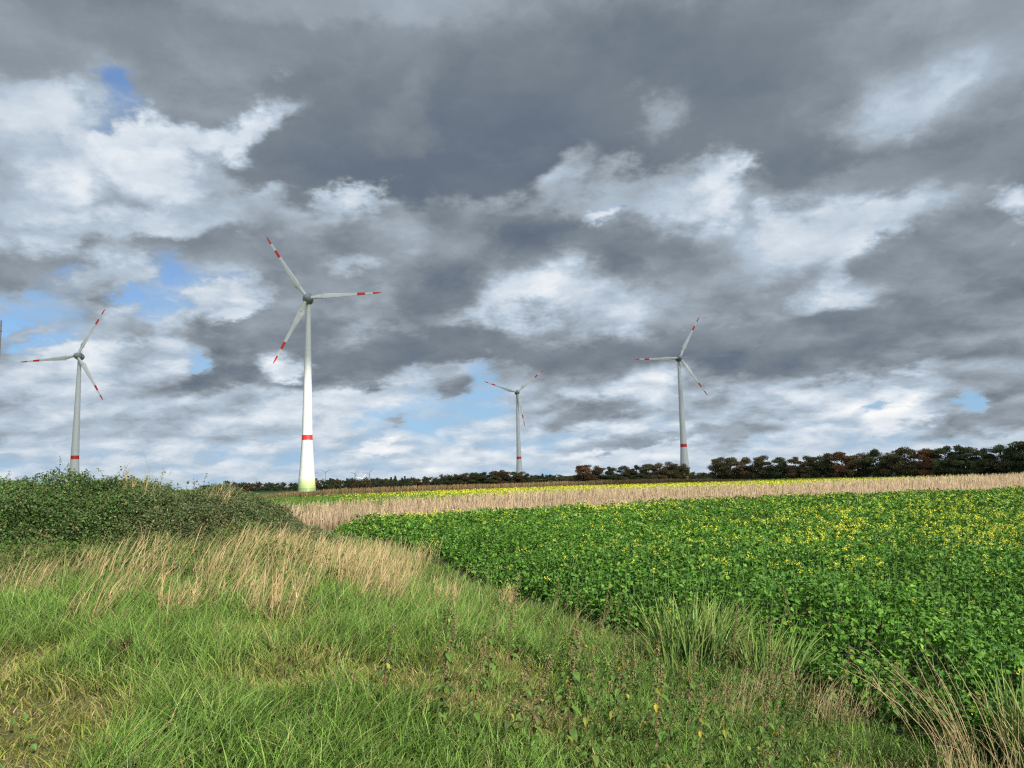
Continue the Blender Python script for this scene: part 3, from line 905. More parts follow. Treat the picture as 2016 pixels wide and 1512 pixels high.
def hedge(name, pts, hgt, wid, n, label):
    r = np.random.default_rng(len(pts) * 7 + n)
    pts = np.array(pts, float)
    t = r.random(n) * (len(pts) - 1); i = t.astype(int); f = (t - i)[:, None]
    c = pts[i] * (1 - f) + pts[np.minimum(i + 1, len(pts) - 1)] * f
    hh = hgt * (.55 + .7 * fbm(c[:, 0] * .35, c[:, 1] * .35, 3))
    P = np.concatenate([c + r.normal(0, wid * .4, (n, 2)), (r.random(n) ** .8 * hh)[:, None]], 1)
    V, F, per = leaves(P, rdir(n, r), rdir(n, r, .5), r.uniform(.3, .6, n), r.uniform(.2, .45, n), T_DIAMOND)
    C = np.array(GRN + BRN[:1])[r.integers(0, 5, n)] * r.uniform(.6, 1.1, n)[:, None]
    A = Acc(); A.add(V, np.repeat(C, per, 0), F)
    return tag(A.build(name, leaf_tree), label, 'hedge')
hedge('hedge', [(t[1], t[2] + 1.5) for t in ROW_R], 6.0, 2.4, 30000, 'dark undergrowth hedge beneath the tall oak row')
hedge('hedge', [(t[1], t[2] + 1.5) for t in ROW_M], 5.4, 2.2, 14000, 'dark undergrowth hedge beneath the middle oak row')
hedge('hedge', [(t[1], t[2] + 1.5) for t in ROW_L], 5.0, 2.2, 12000, 'dark undergrowth hedge beneath the grove below the smallest turbine')

# the far wood reads as one dark mass along the horizon
def far_wood():
    r = np.random.default_rng(77); A = Acc()
    def one(x, y, h, w, tones, n, conifer=False):
        if conifer:
            z = r.random(n) ** .8; P = np.stack([(1 - z) * w * .55 * r.normal(0, .6, n), (1 - z) * w * .55 * r.normal(0, .6, n), z * h], 1)
            V, F, per = leaves(P, rdir(n, r), rdir(n, r, .5), r.uniform(.5, 1.1, n), r.uniform(.3, .8, n), T_DIAMOND)
            C = np.repeat(np.array(tones)[r.integers(0, len(tones), n)], per, 0)
        else:
            V, C, F, _ = crown_arrays(r, h, w, n, tones, .02, .95)
        A.add(V + [x, y, 0], C, F)
    for (x0, x1, y0, y1, h0, h1, num) in WOOD:
        for i in range(int(num)):
            f = (i + r.random()) / num
            y = y0 + (y1 - y0) * f + r.uniform(-4, 25)
            one(x0 + (x1 - x0) * f, y, (h0 + (h1 - h0) * f) * r.uniform(.78, 1.10), r.uniform(3.4, 5.2), [GRN, GRN, OLV, BRN][r.integers(0, 4)], 520)
    for (x, y, h) in CONIFERS:
        one(x, y, h, 4.4, GRN[:2], 420, True)
    return tag(A.build('far_wood', leaf_tree), 'dark wood on the horizon seen as one mass', 'wood', kind='stuff')
far_wood()

# ------------------------------------------------------------------ greenery materials
grass_m = mat('grass_blades', None, .5, .18, .2, 6.0, .22)
straw_m = mat('dry_grass_stems', None, .7, .25, .15, 5.0, .2)
crop_m = mat('mustard_leaves', None, .5, .2, .2, 6.0, .22)
petal_m = mat('mustard_petals', None, .6, .35, .12, 9.0, .2)
bush_m = mat('bramble_leaves', None, .55, .2, .2, 3.0, .2)
def scatter(x0, x1, y0, y1, dens, r, keep):
    """points at a given density per square metre where keep(x, y) gives a share 0..1"""
    n = int((x1 - x0) * (y1 - y0) * dens)
    x = r.uniform(x0, x1, n); y = r.uniform(y0, y1, n)
    k = r.random(n) < keep(x, y)
    return x[k], y[k]
def wedge(x, y, m=1.2):
    return np.abs(x) < .72 * y + m + 2.6                      # a few steps to either side stay covered

# ------------------------------------------------------------------ short grass of the verge
def grass():
    r = np.random.default_rng(3); A = Acc()
    lush = lambda x, y: sm(fbm(x * .55 + 5, y * .42 + 2, 3) + .16 * sm(y, 6.0, 10.0) - .16 * sm(-x - y * .35, 0, 1.2) * (1 - sm(y, 6, 9))  , .32, .56)
    for (y0, y1, dens, wd, hs) in ((2.6, 6.2, 1800, .0115, .88), (6.2, 9.5, 1250, .0120, 1.0), (9.5, 14, 560, .0165, 1.1), (14, 21, 280, .022, 1.15), (21, 46, 90, .034, 1.2)):
        kp = lambda x, y: (wedge(x, y) & ((verge(x, y) > .10) | (x > 3 + y * 9))) * np.where(y > 26, .5, 1.0) * (.45 + .55 * sm(verge(x, y), 0, .6)) * (.5 + .8 * fbm(x * 2.6, y * 2.6, 3))
        x, y = scatter(-.72 * y1 - 3.8, .72 * y1 + 3.8, y0, y1, dens, r, kp)
        n = len(x); g = lush(x, y)
        tuft = fbm(x * 2.6, y * 2.6, 3)
        h = hs * (.06 + .13 * g + .15 * r.random(n) ** 1.5 * (.45 + g)) * (.45 + 1.1 * tuft) * (1 - .35 * ((x > -.8) & (y < 10)))
        dry = r.random(n) < (.32 - .25 * g)
        # leaning every way, a little with the wind
        la = fbm(x * .9 + 30, y * .9, 2) * 11 + r.normal(0, 1.5, n)
        lm = r.uniform(.15, 1.15, n) + .3 * dry
        lean = np.stack([np.cos(la) * lm + .12, np.sin(la) * lm], 1)
        f = (r.random(n) ** 1.4)
        c0 = mixc((.115, .155, .032), (.066, .140, .028), g) * (.35 + .6 * f)[:, None]  # roots darkened in the colour to deepen the shade between blades
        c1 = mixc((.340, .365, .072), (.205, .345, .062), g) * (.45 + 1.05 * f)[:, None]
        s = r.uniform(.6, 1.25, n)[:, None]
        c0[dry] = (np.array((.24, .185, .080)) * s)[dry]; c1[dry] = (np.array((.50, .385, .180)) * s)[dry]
        w = wd * r.uniform(.5, 1.4, n)
        P = np.stack([x, y, gz(x, y) - .01], 1)
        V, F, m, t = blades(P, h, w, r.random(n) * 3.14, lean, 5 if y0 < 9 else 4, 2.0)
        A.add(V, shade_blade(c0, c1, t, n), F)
    # broad low weed leaves between the blades
    x, y = scatter(-8, 6, 3.5, 13, 20, r, lambda x, y: (wedge(x, y) & (verge(x, y) > .3)) * sm(fbm(x * 1.1 + 9, y * 1.1 + 4, 2), .5, .7))
    n = len(x)
    P = np.stack([x, y, gz(x, y) + r.uniform(.03, .14, n)], 1)
    V, F, per = leaves(P, rdir(n, r, .25), np.tile([0, 0, 1.], (n, 1)) + r.normal(0, .3, (n, 3)), r.uniform(.03, .075, n), r.uniform(.02, .045, n), T_NETTLE)
    A.add(V, np.repeat(mixc((.07, .15, .03), (.13, .22, .05), r.random(n)), per, 0), F)
    return tag(A.build('grass', grass_m), 'green and straw coloured grass covering the verge', 'grass', kind='stuff')
grass()

# ------------------------------------------------------------------ tall dry grass standing in drifts
DRIFTS = [(-3.9, 20.4, 1.35, 2.0, 420), (-3.3, 15.6, 1.05, 1.3, 340), (-4.6, 17.2, 1.2, 1.3, 330), (-5.7, 17.2, 1.0, 1.1, 230), (-5.3, 13.4, .9, .7, 190), (-3.8, 12.2, .7, .7, 190), (-3.9, 24.0, 1.0, 2.0, 260), (-5.4, 20.8, 1.3, 1.5, 300),
          (-3.23, 9.5, .28, .25, 100), (-2.9, 9.4, .20, .22, 75), (-4.45, 9.95, .30, .2, 100), (-2.75, 14.6, .7, .7, 170), (-1.6, 16.4, .35, .5, 60), (-.3, 17.6, .14, .16, 60), (-7.9, 12.0, .6, .4, 120), (-5.4, 9.6, .35, .2, 40), (-6.9, 13.8, 1.1, .6, 130), (-10.4, 18.0, 1.4, .5, 110), (-7.9, 16.7, 1.0, .7, 150), (-8.2, 19.9, 1.2, .6, 150), (-4.6, 27.5, 1.6, 1.8, 130),
          (-2.3, 12.9, .6, .9, 45), (-9.0, 15.0, 1.0, .5, 110), (-6.4, 19.2, 1.2, .9, 200), (-9.6, 12.9, .7, .4, 90), (-4.3, 11.0, .5, .35, 70), (-6.0, 11.6, .6, .4, 70)]
def tall_dry_grass():
    r = np.random.default_rng(8); A = Acc()
    for (cx, cy, rx, ry, n) in DRIFTS:
        n = int(n * 1.05)
        a = r.random(n) * 6.283; q = np.sqrt(r.random(n)) * (.75 + .4 * r.random(n))
        x = cx + rx * q * np.cos(a); y = cy + ry * q * np.sin(a)
        ok = (verge(x, y) > .12) & (fbm(x * 1.9 + 3, y * 1.4, 3) + r.normal(0, .06, n) > (.40 if ry > .5 else 0)); x, y = x[ok], y[ok]; n = len(x)
        h = r.uniform(.2, 1.0, n) ** .8 * (1.08 if ry > .5 else .72) * (.75 + .5 * fbm(x * 1.3, y * 1.3, 2))
        lean = np.stack([r.normal((.24 + .12 * (cx < -5)), .17, n), r.normal(.05, .16, n)], 1)
        w = (.0058 + .00055 * y) * r.uniform(.5, 1.35, n)
        s = r.uniform(.55, 1.3, n)[:, None]
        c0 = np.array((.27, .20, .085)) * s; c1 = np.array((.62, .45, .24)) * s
        gr = r.random(n) < .28; c0[gr] = (.10, .15, .04); c1[gr] = (.28, .30, .10)
        P = np.stack([x, y, gz(x, y) - .02], 1)
        V, F, m, t = blades(P, h, w, r.normal(0, .5, n), lean, 5, 1.7, .35, .25)
        A.add(V, shade_blade(c0, c1, t, n), F)
        # dry leaf blades hanging off the stems
        k = r.random(n) < .55; k2 = int(k.sum()); tt = r.uniform(.25, .8, k2)
        Q = P[k].copy(); Q[:, :2] += lean[k] * (h[k] * tt ** 1.7)[:, None]; Q[:, 2] += h[k] * tt
        V, F, m, t = blades(Q, r.uniform(.1, .24, k2), w[k] * 1.1, r.random(k2) * 3.14, np.stack([r.normal(.6, .5, k2), r.normal(0, .5, k2)], 1), 3)
        A.add(V, shade_blade(c1[k] * .8, c1[k], t, k2), F)
    # stray straws all over the rough strip
    x, y = scatter(-16, 1.5, 7, 23, 22, r, lambda x, y: (wedge(x, y) & (verge(x, y) > .3)) * (.25 + .75 * sm(fbm(x * .8, y * .8, 2), .45, .7)) * np.where(y < 9, .2, np.where((x < -4) & (y > 11), 1, .45)))
    n = len(x); s = r.uniform(.7, 1.2, n)[:, None]
    V, F, m, t = blades(np.stack([x, y, gz(x, y)], 1), r.uniform(.3, .9, n), (.0045 + .0004 * y) * r.uniform(.6, 1.2, n), r.random(n) * 3.14, np.stack([r.normal(.5, .35, n), r.normal(0, .35, n)], 1), 4, 1.7, .4, .2)
    tip = np.array((.54, .42, .22)) * s; gr = r.random(n) < .35; tip[gr] = (np.array((.24, .30, .09)) * s)[gr]
    A.add(V, shade_blade(np.array((.24, .22, .09)) * s, tip, t, n), F)
    return tag(A.build('tall_dry_grass', straw_m), 'tall straw coloured grass leaning in drifts on the verge', 'dry grass', kind='stuff')
tall_dry_grass()

# ------------------------------------------------------------------ the mustard crop
def canopy(x, y):
    far = np.interp(x, FARM[:, 0], FARM[:, 1])
    d = np.minimum(seg_dist(x, y, EDGE), np.abs(far - y))
    return (.46 + .52 * sm(d, 0, 2.0)) * (.70 + .56 * fbm(x * .30, y * .30, 2)) * (.62 + .72 * fbm(x * 1.9, y * 1.9, 2))
def bloom(x, y):
    """clusters per square metre"""
    p = 10 * np.exp(-(((x - 15.5) / 6.5) ** 2 + ((y - 26) / 6.0) ** 2)) + 3.5 * np.exp(-(((x - 24) / 10) ** 2 + ((y - 38) / 6) ** 2)) + 2.6 * np.exp(-(((x - 5) / 3.4) ** 2 + ((y - 22.5) / 2.2) ** 2)) + 3 * np.exp(-(((x + 4.5) / 3) ** 2 + ((y - 46) / 4.5) ** 2)) + 3 * np.exp(-(((x - 6) / 4) ** 2 + ((y - 53) / 3) ** 2))
    p = p + 3.0 * np.exp(-(((x - 10) / 4) ** 2 + ((y - 17.5) / 1.5) ** 2)) + 0.5 * sm(y, 36, 60)
    return (p * (.15 + 1.7 * sm(fbm(x * .55 + 3, y * .8 + 8, 3), .40, .68)) + .55) 
def mustard():
    r = np.random.default_rng(21); A = Acc()
    for (y0, y1, dens, L0, L1, T) in ((3, 10, 620, .030, .135, T_LOBED), (10, 16, 480, .035, .14, T_LOBED), (16, 24, 360, .045, .15, T_NETTLE), (24, 38, 190, .085, .17, T_DIAMOND), (38, 86, 72, .15, .26, T_DIAMOND)):
        x, y = scatter(-15, .72 * y1 + 4.2, y0, y1, dens, r, lambda x, y: in_field(x, y) & wedge(x, y, 1.5) & (seg_dist(x, y, EDGE) > -.1 + .9 * vnoise(x * 1.3, y * 1.3) * (r.random(len(x)) < .85)))
        n = len(x); H = canopy(x, y); d = seg_dist(x, y, EDGE)
        u = r.random(n)
        up = np.where(d < 1.6, u ** .75, 1 - .62 * u ** 1.6)
        z = H * up
        P = np.stack([x, y, z], 1)
        # leaves sit on shared stalks: pull them towards stalk points to make plants
        cell = .23 if y1 < 25 else .4
        gx, gy = np.floor(x / cell), np.floor(y / cell)
        jx = (vnoise(gx * 3.7, gy * 5.3) - .5) * cell; jy = (vnoise(gx * 7.1 + 3, gy * 2.9) - .5) * cell
        px_, py_ = (gx + .5) * cell + jx, (gy + .5) * cell + jy
        D = np.stack([x - px_, y - py_, np.zeros(n)], 1) + r.normal(0, .05, (n, 3)); D = unit(D); D[:, 2] += r.normal(.05, .45, n); D = unit(D)
        Nn = np.tile([0, 0, 1.], (n, 1)) + r.normal(0, .60, (n, 3)) + np.array([.05, -.12, 0])
        L = r.uniform(L0, L1, n) * (1.12 - .35 * up)
        V, F, per = leaves(P, D, Nn, L, L * r.uniform(.62, .92, n), T, .22, .38)
        f = r.random(n); hue = fbm(x * .35 + 2, y * .35, 2)
        C = mixc((.038, .115, .015), (.125, .270, .030), f ** 1.25) * (.72 + .56 * hue)[:, None]
        pale = (r.random(n) < .16) & (up > .6); C[pale] = C[pale] * 1.25 + np.array((.045, .04, .008)); old = r.random(n) < .05 * (up < .6); C[old] = (.20, .22, .05)
        A.add(V, np.repeat(C, per, 0), F)
        # stalks
        ns = int(n * (.03 if y1 < 25 else .0))
        if ns:
            k = r.integers(0, n, ns)
            Q = np.stack([px_[k], py_[k], np.zeros(ns)], 1)
            hh = H[k] * r.uniform(.9, 1.16, ns)
            V, F, m, t = blades(Q, hh, .007 + .004 * r.random(ns) + .0003 * y[k], r.normal(0, .5, ns), r.normal(.03, .08, (ns, 2)), 2, 1.5, .4, .4)
            A.add(V, shade_blade(np.tile((.09, .17, .05), (ns, 1)), np.tile((.13, .26, .06), (ns, 1)), t, ns), F)
    o = tag(A.build('mustard_crop', crop_m), 'leafy green mustard crop filling the near field', 'crop', kind='stuff')
    # blossom
    B = Acc()
    for (y0, y1, npet, rad, ps) in ((4, 16, 18, .036, .019), (16, 27, 14, .055, .032), (27, 45, 9, .065, .048), (45, 86, 7, .085, .07)):
        x, y = scatter(-15, .72 * y1 + 4.2, y0, y1, 30, r, lambda x, y: in_field(x, y) * wedge(x, y, 1.5) * (seg_dist(x, y, EDGE) > .3) * np.clip(bloom(x, y) / 30, 0, 1))
        n = len(x); H = canopy(x, y) + r.uniform(-.02, .17, n)
        rep = npet
        c = np.repeat(np.stack([x, y, H], 1), rep, 0); m = len(c)
        P = c + r.normal(0, 1, (m, 3)) * rad * np.array([.62, .62, .5])
        V, F, per = leaves(P, rdir(m, r, .2), np.tile([0, 0, 1.], (m, 1)) + r.normal(0, .5, (m, 3)), np.full(m, ps) * r.uniform(.8, 1.3, m), np.full(m, ps) * r.uniform(.7, 1.1, m), T_DIAMOND)
        C = mixc((.76, .74, .03), (.90, .90, .16), r.random(m)); bud = r.random(m) < .14; C[bud] = (.28, .36, .05)
        B.add(V, np.repeat(C, per, 0), F)
    tag(B.build('mustard_blossom', petal_m), 'yellow mustard flowers dotted over the green crop', 'flowers', kind='stuff')
mustard()

# ------------------------------------------------------------------ farther strips
def dry_reeds():
    r = np.random.default_rng(41); A = Acc()
    far = lambda x: np.interp(x, FART[:, 0], FART[:, 1]); near = lambda x: np.interp(x, FARM[:, 0], FARM[:, 1])
    for (a, b, dens, ht) in ((.15, 3.0, 16, 1.22), (3.0, 14, 6.0, 1.25), (14, 46, 2.4, 1.5), (46, 150, 1.1, 1.62)):
        def kp(x, y):
            d = y - near(x)
            left = x - np.interp(y, [40, 50, 60, 80, 122], [-13, -15.5, -20, -29, -20])
            return (d > a) & (d < b) & (y < far(x) - fbm(x * .08, y * .08, 2) * 5) & wedge(x, y, 4) & (left > 0)
        x, y = scatter(-46, 150, 44, 212, dens, r, kp)
        n = len(x); s = r.uniform(.72, 1.2, n)[:, None] * (.82 + .38 * fbm(x * .4, y * .2, 3))[:, None]
        h = ht * r.uniform(.62, 1.12, n) * (.86 + .3 * fbm(x * .25, y * .25, 2))
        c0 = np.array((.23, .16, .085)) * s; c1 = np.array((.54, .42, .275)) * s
        dk = r.random(n) < .13; c0[dk] = (.11, .07, .04); c1[dk] = (.20, .13, .075)
        w = .010 + .00052 * y * r.uniform(.6, 1.3, n)
        P = np.stack([x, y, np.zeros(n)], 1)
        V, F, m, t = blades(P, h, w, r.normal(0, .5, n), np.stack([r.normal(.06, .10, n), r.normal(0, .1, n)], 1), 3, 1.6, .35, .3)
        A.add(V, shade_blade(c0, c1, t, n), F)
        k = r.random(n) < .75; k2 = int(k.sum())
        Q = P[k].copy(); Q[:, 2] = h[k] * r.uniform(.3, .9, k2)
        V, F, m, t = blades(Q, r.uniform(.15, .34, k2), w[k] * 1.2, r.normal(0, .7, k2), r.normal(0, .7, (k2, 2)), 2)
        A.add(V, shade_blade(c1[k] * .8, c1[k], t, k2), F)
    tag(A.build('dry_reeds', straw_m), 'pinkish tan dry reeds in a strip behind the green crop', 'reeds', kind='stuff')
dry_reeds()
def yellow_strip():
    r = np.random.default_rng(43); A = Acc()
    far = lambda x: np.interp(x, FART[:, 0], FART[:, 1])
    def kp(x, y):
        fade = 1 - .95 * sm(x, 80, 118)
        return (y > far(x) - 3) * (y < np.interp(x, MZ[:, 0], MZ[:, 1]) + np.where(x > 70, 26, 1)) * wedge(x, y, 6) * fade * (.5 + .5 * fbm(x * .1, y * .1, 2))
    x, y = scatter(-150, 150, 58, 262, 8.5, r, kp)
    n = len(x); g = sm(y, 85, 150)
    P = np.stack([x, y, r.uniform(.35, 1.12, n)], 1)
    V, F, per = leaves(P, rdir(n, r), np.tile([0, -.4, 1.], (n, 1)) + r.normal(0, .4, (n, 3)), r.uniform(.15, .32, n), r.uniform(.12, .28, n), T_DIAMOND)
    yel = r.random(n) < (.10 + .50 * g) * sm(x + y * .2, -16, 26); C = mixc((.07, .17, .03), (.15, .24, .04), r.random(n)); C[yel] = mixc((.62, .60, .02), (.80, .78, .06), r.random(int(yel.sum())))
    A.add(V, np.repeat(C, per, 0), F)
    tag(A.build('yellow_mustard_strip', petal_m), 'bright yellow flowering strip beyond the dry reeds', 'crop', kind='stuff')
    # stubble right of it
    A = Acc()
    x, y = scatter(60, 200, 160, 310, 1.0, r, lambda x, y: (y > far(x) - 6) * sm(x, 82, 112) * wedge(x, y, 6) * (x + (y - 330) * .78 < 84))
    n = len(x); s = r.uniform(.75, 1.2, n)[:, None]
    V, F, m, t = blades(np.stack([x, y, np.zeros(n)], 1), r.uniform(.4, .8, n), r.uniform(.10, .2, n), r.normal(0, .5, n), r.normal(0, .2, (n, 2)), 2)
    A.add(V, shade_blade(np.array((.24, .19, .10)) * s, np.array((.44, .37, .2)) * s, t, n), F)
    tag(A.build('dry_stubble', straw_m), 'pale stubble in front of the tall oak row', 'stubble', kind='stuff')
yellow_strip()
def maize():
    r = np.random.default_rng(47); A = Acc()
    x, v = (a.copy() for a in scatter(-64, 92, 0, 18, 2.8, r, lambda x, v: (x < 84 + r.normal(0, 5, len(x)))))
    y = np.interp(x, MZ[:, 0], MZ[:, 1]) + np.round(v / 1.6) * 1.6 + r.normal(0, .25, len(x))
    n = len(x); s = r.uniform(.6, 1.25, n)[:, None]
    hmax = (.9 + 1.35 * sm(x, -62, -38)) * (1 - .5 * sm(x, 45, 84))
    h = hmax * r.uniform(.82, 1.1, n) * (.9 + .2 * fbm(x * .2, y * .2, 2))
    c0 = np.array((.15, .095, .05)) * s; c1 = np.array((.20, .13, .065)) * s
    tn = r.random(n) < .25; c1[tn] = (.36, .26, .12)
    P = np.stack([x, y, np.zeros(n)], 1)
    V, F, m, t = blades(P, h, np.full(n, .11), r.normal(0, .3, n), r.normal(0, .05, (n, 2)), 2, 1.5, .3, .5)
    A.add(V, shade_blade(c0, c1, t, n), F)
    for k in range(4):
        Q = P.copy(); Q[:, 2] = h * r.uniform(.25, .85, n)
        V, F, m, t = blades(Q, r.uniform(.3, .6, n), r.uniform(.08, .15, n), r.normal(0, .6, n), r.normal(0, .9, (n, 2)), 2)
        A.add(V, shade_blade(c0 * 1.1, c1 * r.uniform(.8, 1.3, n)[:, None], t, n), F)
    tag(A.build('maize_rows', straw_m), 'brown withered maize standing in a dark strip before the trees', 'maize', kind='stuff')
maize()

# ------------------------------------------------------------------ bramble thicket and its grey-green neighbour
TOPX = np.array([-22, -17.5, -15.8, -14.1, -13.0, -11.8, -10.2, -9.1, -8.5, -8.0, -7.5, -7.0, -6.5, -6.1])
TOPZ = np.array([3.34, 3.38, 3.33, 3.18, 3.19, 3.18, 3.0, 2.86, 2.8, 2.62, 2.3, 1.9, 1.5, 1.25])
def thicket_z(x, y):
    """height of the leafy surface"""
    yc = 21.6 + .25 * np.clip(x + 12, -4, 7); half = 3.75 - .10 * np.clip(x + 12, 0, 6)
    v = np.clip((y - yc) / half, -1, 1)
    dome = np.sqrt(np.clip(1 - np.abs(v) ** 3.2, 0, 1))
    g = gz(x, y)
    lump = 1 + .42 * (fbm(x * .8, y * .8, 3) - .5) + .16 * (fbm(x * 3.1, y * 3.1, 2) - .5)
    return g + (np.interp(x, TOPX, TOPZ) - g) * dome * lump, g
def bush(name, x0, x1, n, leaf, wr, tones, label, seed, upright=0.0, T=T_NETTLE):
    r = np.random.default_rng(seed)
    root = empty(name, ((x0 + x1) / 2, 22.5, 0)); o_ = np.array(root.location)
    x = r.uniform(x0, x1, n); y = r.uniform(17.6, 26.2, n)
    x = x + (y - 22) * .12
    zs, g = thicket_z(x, y)
    dep = r.exponential(.20, n) - .06 + .24 * (fbm(x * 2.6, y * 2.6 + zs * 2, 2) - .5) * 2
    z = zs - dep
    side = r.random(n) < .45                                  # the steep front shows its depth
    z = np.where(side, g + (zs - g) * r.random(n), z)
    ok = (zs - g > .12) & (z > g)
    P = np.stack([x, y, z], 1)[ok] - o_; n = len(P); side = side[ok]
    D = rdir(n, r); D[:, 2] = D[:, 2] * .6 + upright - .1
    Nn = np.tile([.1, -.55, .8], (n, 1)) + r.normal(0, .75, (n, 3))
    L = r.uniform(.5, 1.4, n) * leaf
    V, F, per = leaves(P, D, Nn, L, L * wr * r.uniform(.8, 1.2, n), T, .2, .3)
    C = np.array(tones)[(r.random(n) ** 1.2 * len(tones)).astype(int)] * r.uniform(.55, 1.4, n)[:, None]
    patch_ = fbm((P[:, 0] + o_[0]) * .5, P[:, 2] * .8, 2)
    C = C * (.6 + .8 * patch_)[:, None]
    A = Acc(); A.add(V, np.repeat(C, per, 0), F)
    A.build('leaves', bush_m, root)
    # canes: arching out of the top and through the front
    A = Acc(); Lp, Ld = [], []
    for k in range(int((x1 - x0) * (22 if x1 < -9 else 48))):
        bx = r.uniform(x0, x1); by = r.uniform(19.6, 23.4)
        zz, g0 = thicket_z(np.array([bx]), np.array([by])); zz, g0 = float(zz[0]), float(g0[0])
        if zz - g0 < .4: continue
        ext = r.uniform(-.02, .30) if r.random() < .88 else r.uniform(.25, .62)
        a = r.normal(.3, .9); b = r.normal(-.3, .5)
        pts = [np.array([bx + a * t * .45, by + b * t * .4, g0 + .2 + (zz + ext - g0 - .2) * (1 - (1 - t) ** 1.6)]) - o_ for t in np.linspace(0, 1, 7)]
        v, f = tube(pts, np.linspace(.008, .003, 7), 3); A.add(v, (.10, .07, .035), f)
        for t in np.linspace(.5, 1, 16):
            i = min(int(t * 6), 5); q = pts[i] + (pts[i + 1] - pts[i]) * (t * 6 - i)
            Lp.append(q + r.normal(0, .02, 3)); Ld.append(rdir(1, r, .2)[0])
    Lp, Ld = np.array(Lp), np.array(Ld); m = len(Lp)
    stems = A.build('canes', straw_m, root)
    A = Acc()
    V, F, per = leaves(Lp, Ld, rdir(m, r, .8), r.uniform(.7, 1.4, m) * leaf, r.uniform(.7, 1.2, m) * leaf * wr, T, .2, .4)
    A.add(V, np.repeat(np.array(tones)[r.integers(0, len(tones), m)] * 1.15, per, 0), F)
    A.build('cane_leaves', bush_m, root)
    return tag(root, label, 'bush')
BR = [(0.046, 0.102, 0.024), (0.062, 0.126, 0.031), (0.078, 0.150, 0.038), (0.108, 0.156, 0.046), (0.168, 0.180, 0.060)]
GG = [(0.072, 0.114, 0.038), (0.096, 0.138, 0.048), (0.126, 0.156, 0.060), (0.066, 0.102, 0.034), (0.180, 0.180, 0.084)]
bush('bramble_thicket', -21.5, -9.4, 230000, .056, .68, BR, 'dark green bramble thicket on the verge with leafy canes along its top', 51)
bush('fine_leaved_shrub', -9.7, -6.0, 95000, .058, .52, GG, 'grey green fine leaved shrub at the crop end of the thicket', 52, .25)
def front_undergrowth():
    """low sprawl of bramble, nettle and dead stalks in front of the thicket"""
    r = np.random.default_rng(53); A = Acc()
    x, y = scatter(-17, -3.5, 11.0, 21.5, 800, r, lambda x, y: wedge(x, y, .8) * sm(y + .25 * x + 2.0 + 3 * fbm(x * .5, y * .5, 2), 11.0, 14.5) * (.25 + 1.0 * sm(fbm(x * 1.1 + 4, y * 1.1, 3), .38, .60)) * (1 - .75 * sm(x, -6.5, -4.2)))
    n = len(x)
    hh = .16 + 1.25 * np.clip(fbm(x * 1.5 + 7, y * 1.5, 3) - .18, 0, 1) * sm(y + .3 * (x + 8) * (x < -8) * -1, 12, 17)
    P = np.stack([x, y, gz(x, y) + hh * (1 - .75 * r.random(n) ** 1.5)], 1)
    L = r.uniform(.03, .095, n)
    V, F, per = leaves(P, rdir(n, r), np.tile([.1, -.4, .8], (n, 1)) + r.normal(0, .5, (n, 3)), L, L * r.uniform(.4, .8, n), T_DIAMOND)
    t = fbm(x * .7 + 11, y * .7, 2)
    C = mixc((.045, .090, .020), (.115, .165, .038), r.random(n)); br = r.random(n) < .16 * sm(t, .5, .68); C[br] = (.16, .12, .05)
    A.add(V, np.repeat(C, per, 0), F)
    # rank grass growing up through it
    x, y = scatter(-17, -4.5, 11.5, 20.5, 34, r, lambda x, y: wedge(x, y, .8) * (.3 + .7 * sm(fbm(x * .9 + 20, y * .9, 2), .4, .6)))
    n = len(x); f = r.random(n)
    V, F, m, t = blades(np.stack([x, y, gz(x, y)], 1), r.uniform(.3, .95, n), .011 * r.uniform(.6, 1.3, n), r.random(n) * 3.14, np.stack([r.normal(.35, .35, n), r.normal(0, .35, n)], 1), 4)
    A.add(V, shade_blade(mixc((.05, .10, .025), (.12, .14, .04), f), mixc((.14, .24, .05), (.50, .40, .20), f ** 2), t, n), F)
    tag(A.build('undergrowth', bush_m), 'low sprawling weeds between the thicket and the grass', 'undergrowth', kind='stuff')
front_undergrowth()

# ------------------------------------------------------------------ plumes of dry grass standing in the thicket
def plume(x, y, n, h, spread, label, name='dry_grass_tuft', lean=.25, z=None, green=.0, wid=.0085, seed=1, grp=None):
    r = np.random.default_rng(seed); A = Acc()
    root = empty(name, (x, y, float(gz(x, y)) if z is None else z))
    P = np.stack([r.normal(0, spread, n), r.normal(0, spread * .6, n), np.full(n, -.02)], 1)
    hh = h * r.uniform(.6, 1.1, n); s = r.uniform(.7, 1.2, n)[:, None]
    ln = np.stack([r.normal(lean, .16, n), r.normal(0, .16, n)], 1)
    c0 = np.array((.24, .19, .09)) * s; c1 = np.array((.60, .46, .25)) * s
    V, F, m, t = blades(P, hh, wid * r.uniform(.6, 1.2, n), r.normal(0, .5, n), ln, 5, 1.8, .35, .2)
    A.add(V, shade_blade(c0, c1, t, n), F)
    A.build('stems', straw_m, root)
    A = Acc(); k = n * 2; i = r.integers(0, n, k); tt = r.uniform(.15, .95, k)
    Q = P[i].copy(); Q[:, :2] += ln[i] * (hh[i] * tt ** 1.8)[:, None]; Q[:, 2] += hh[i] * tt * (1 - .28 * np.clip((ln[i] ** 2).sum(1), 0, 1) * tt)
    V, F, m, t = blades(Q, h * r.uniform(.12, .30, k), wid * r.uniform(.7, 1.5, k), r.random(k) * 3.14, np.stack([r.normal(lean * 1.5, .6, k), r.normal(0, .6, k)], 1), 3)
    cc = np.array((.50, .39, .20)) * r.uniform(.7, 1.2, k)[:, None]; gg = r.random(k) < green; cc[gg] = (.11, .20, .05)
    A.add(V, shade_blade(cc * .8, cc, t, k), F)
    A.build('leaves', straw_m, root)
    return tag(root, label, 'grass tuft', grp)
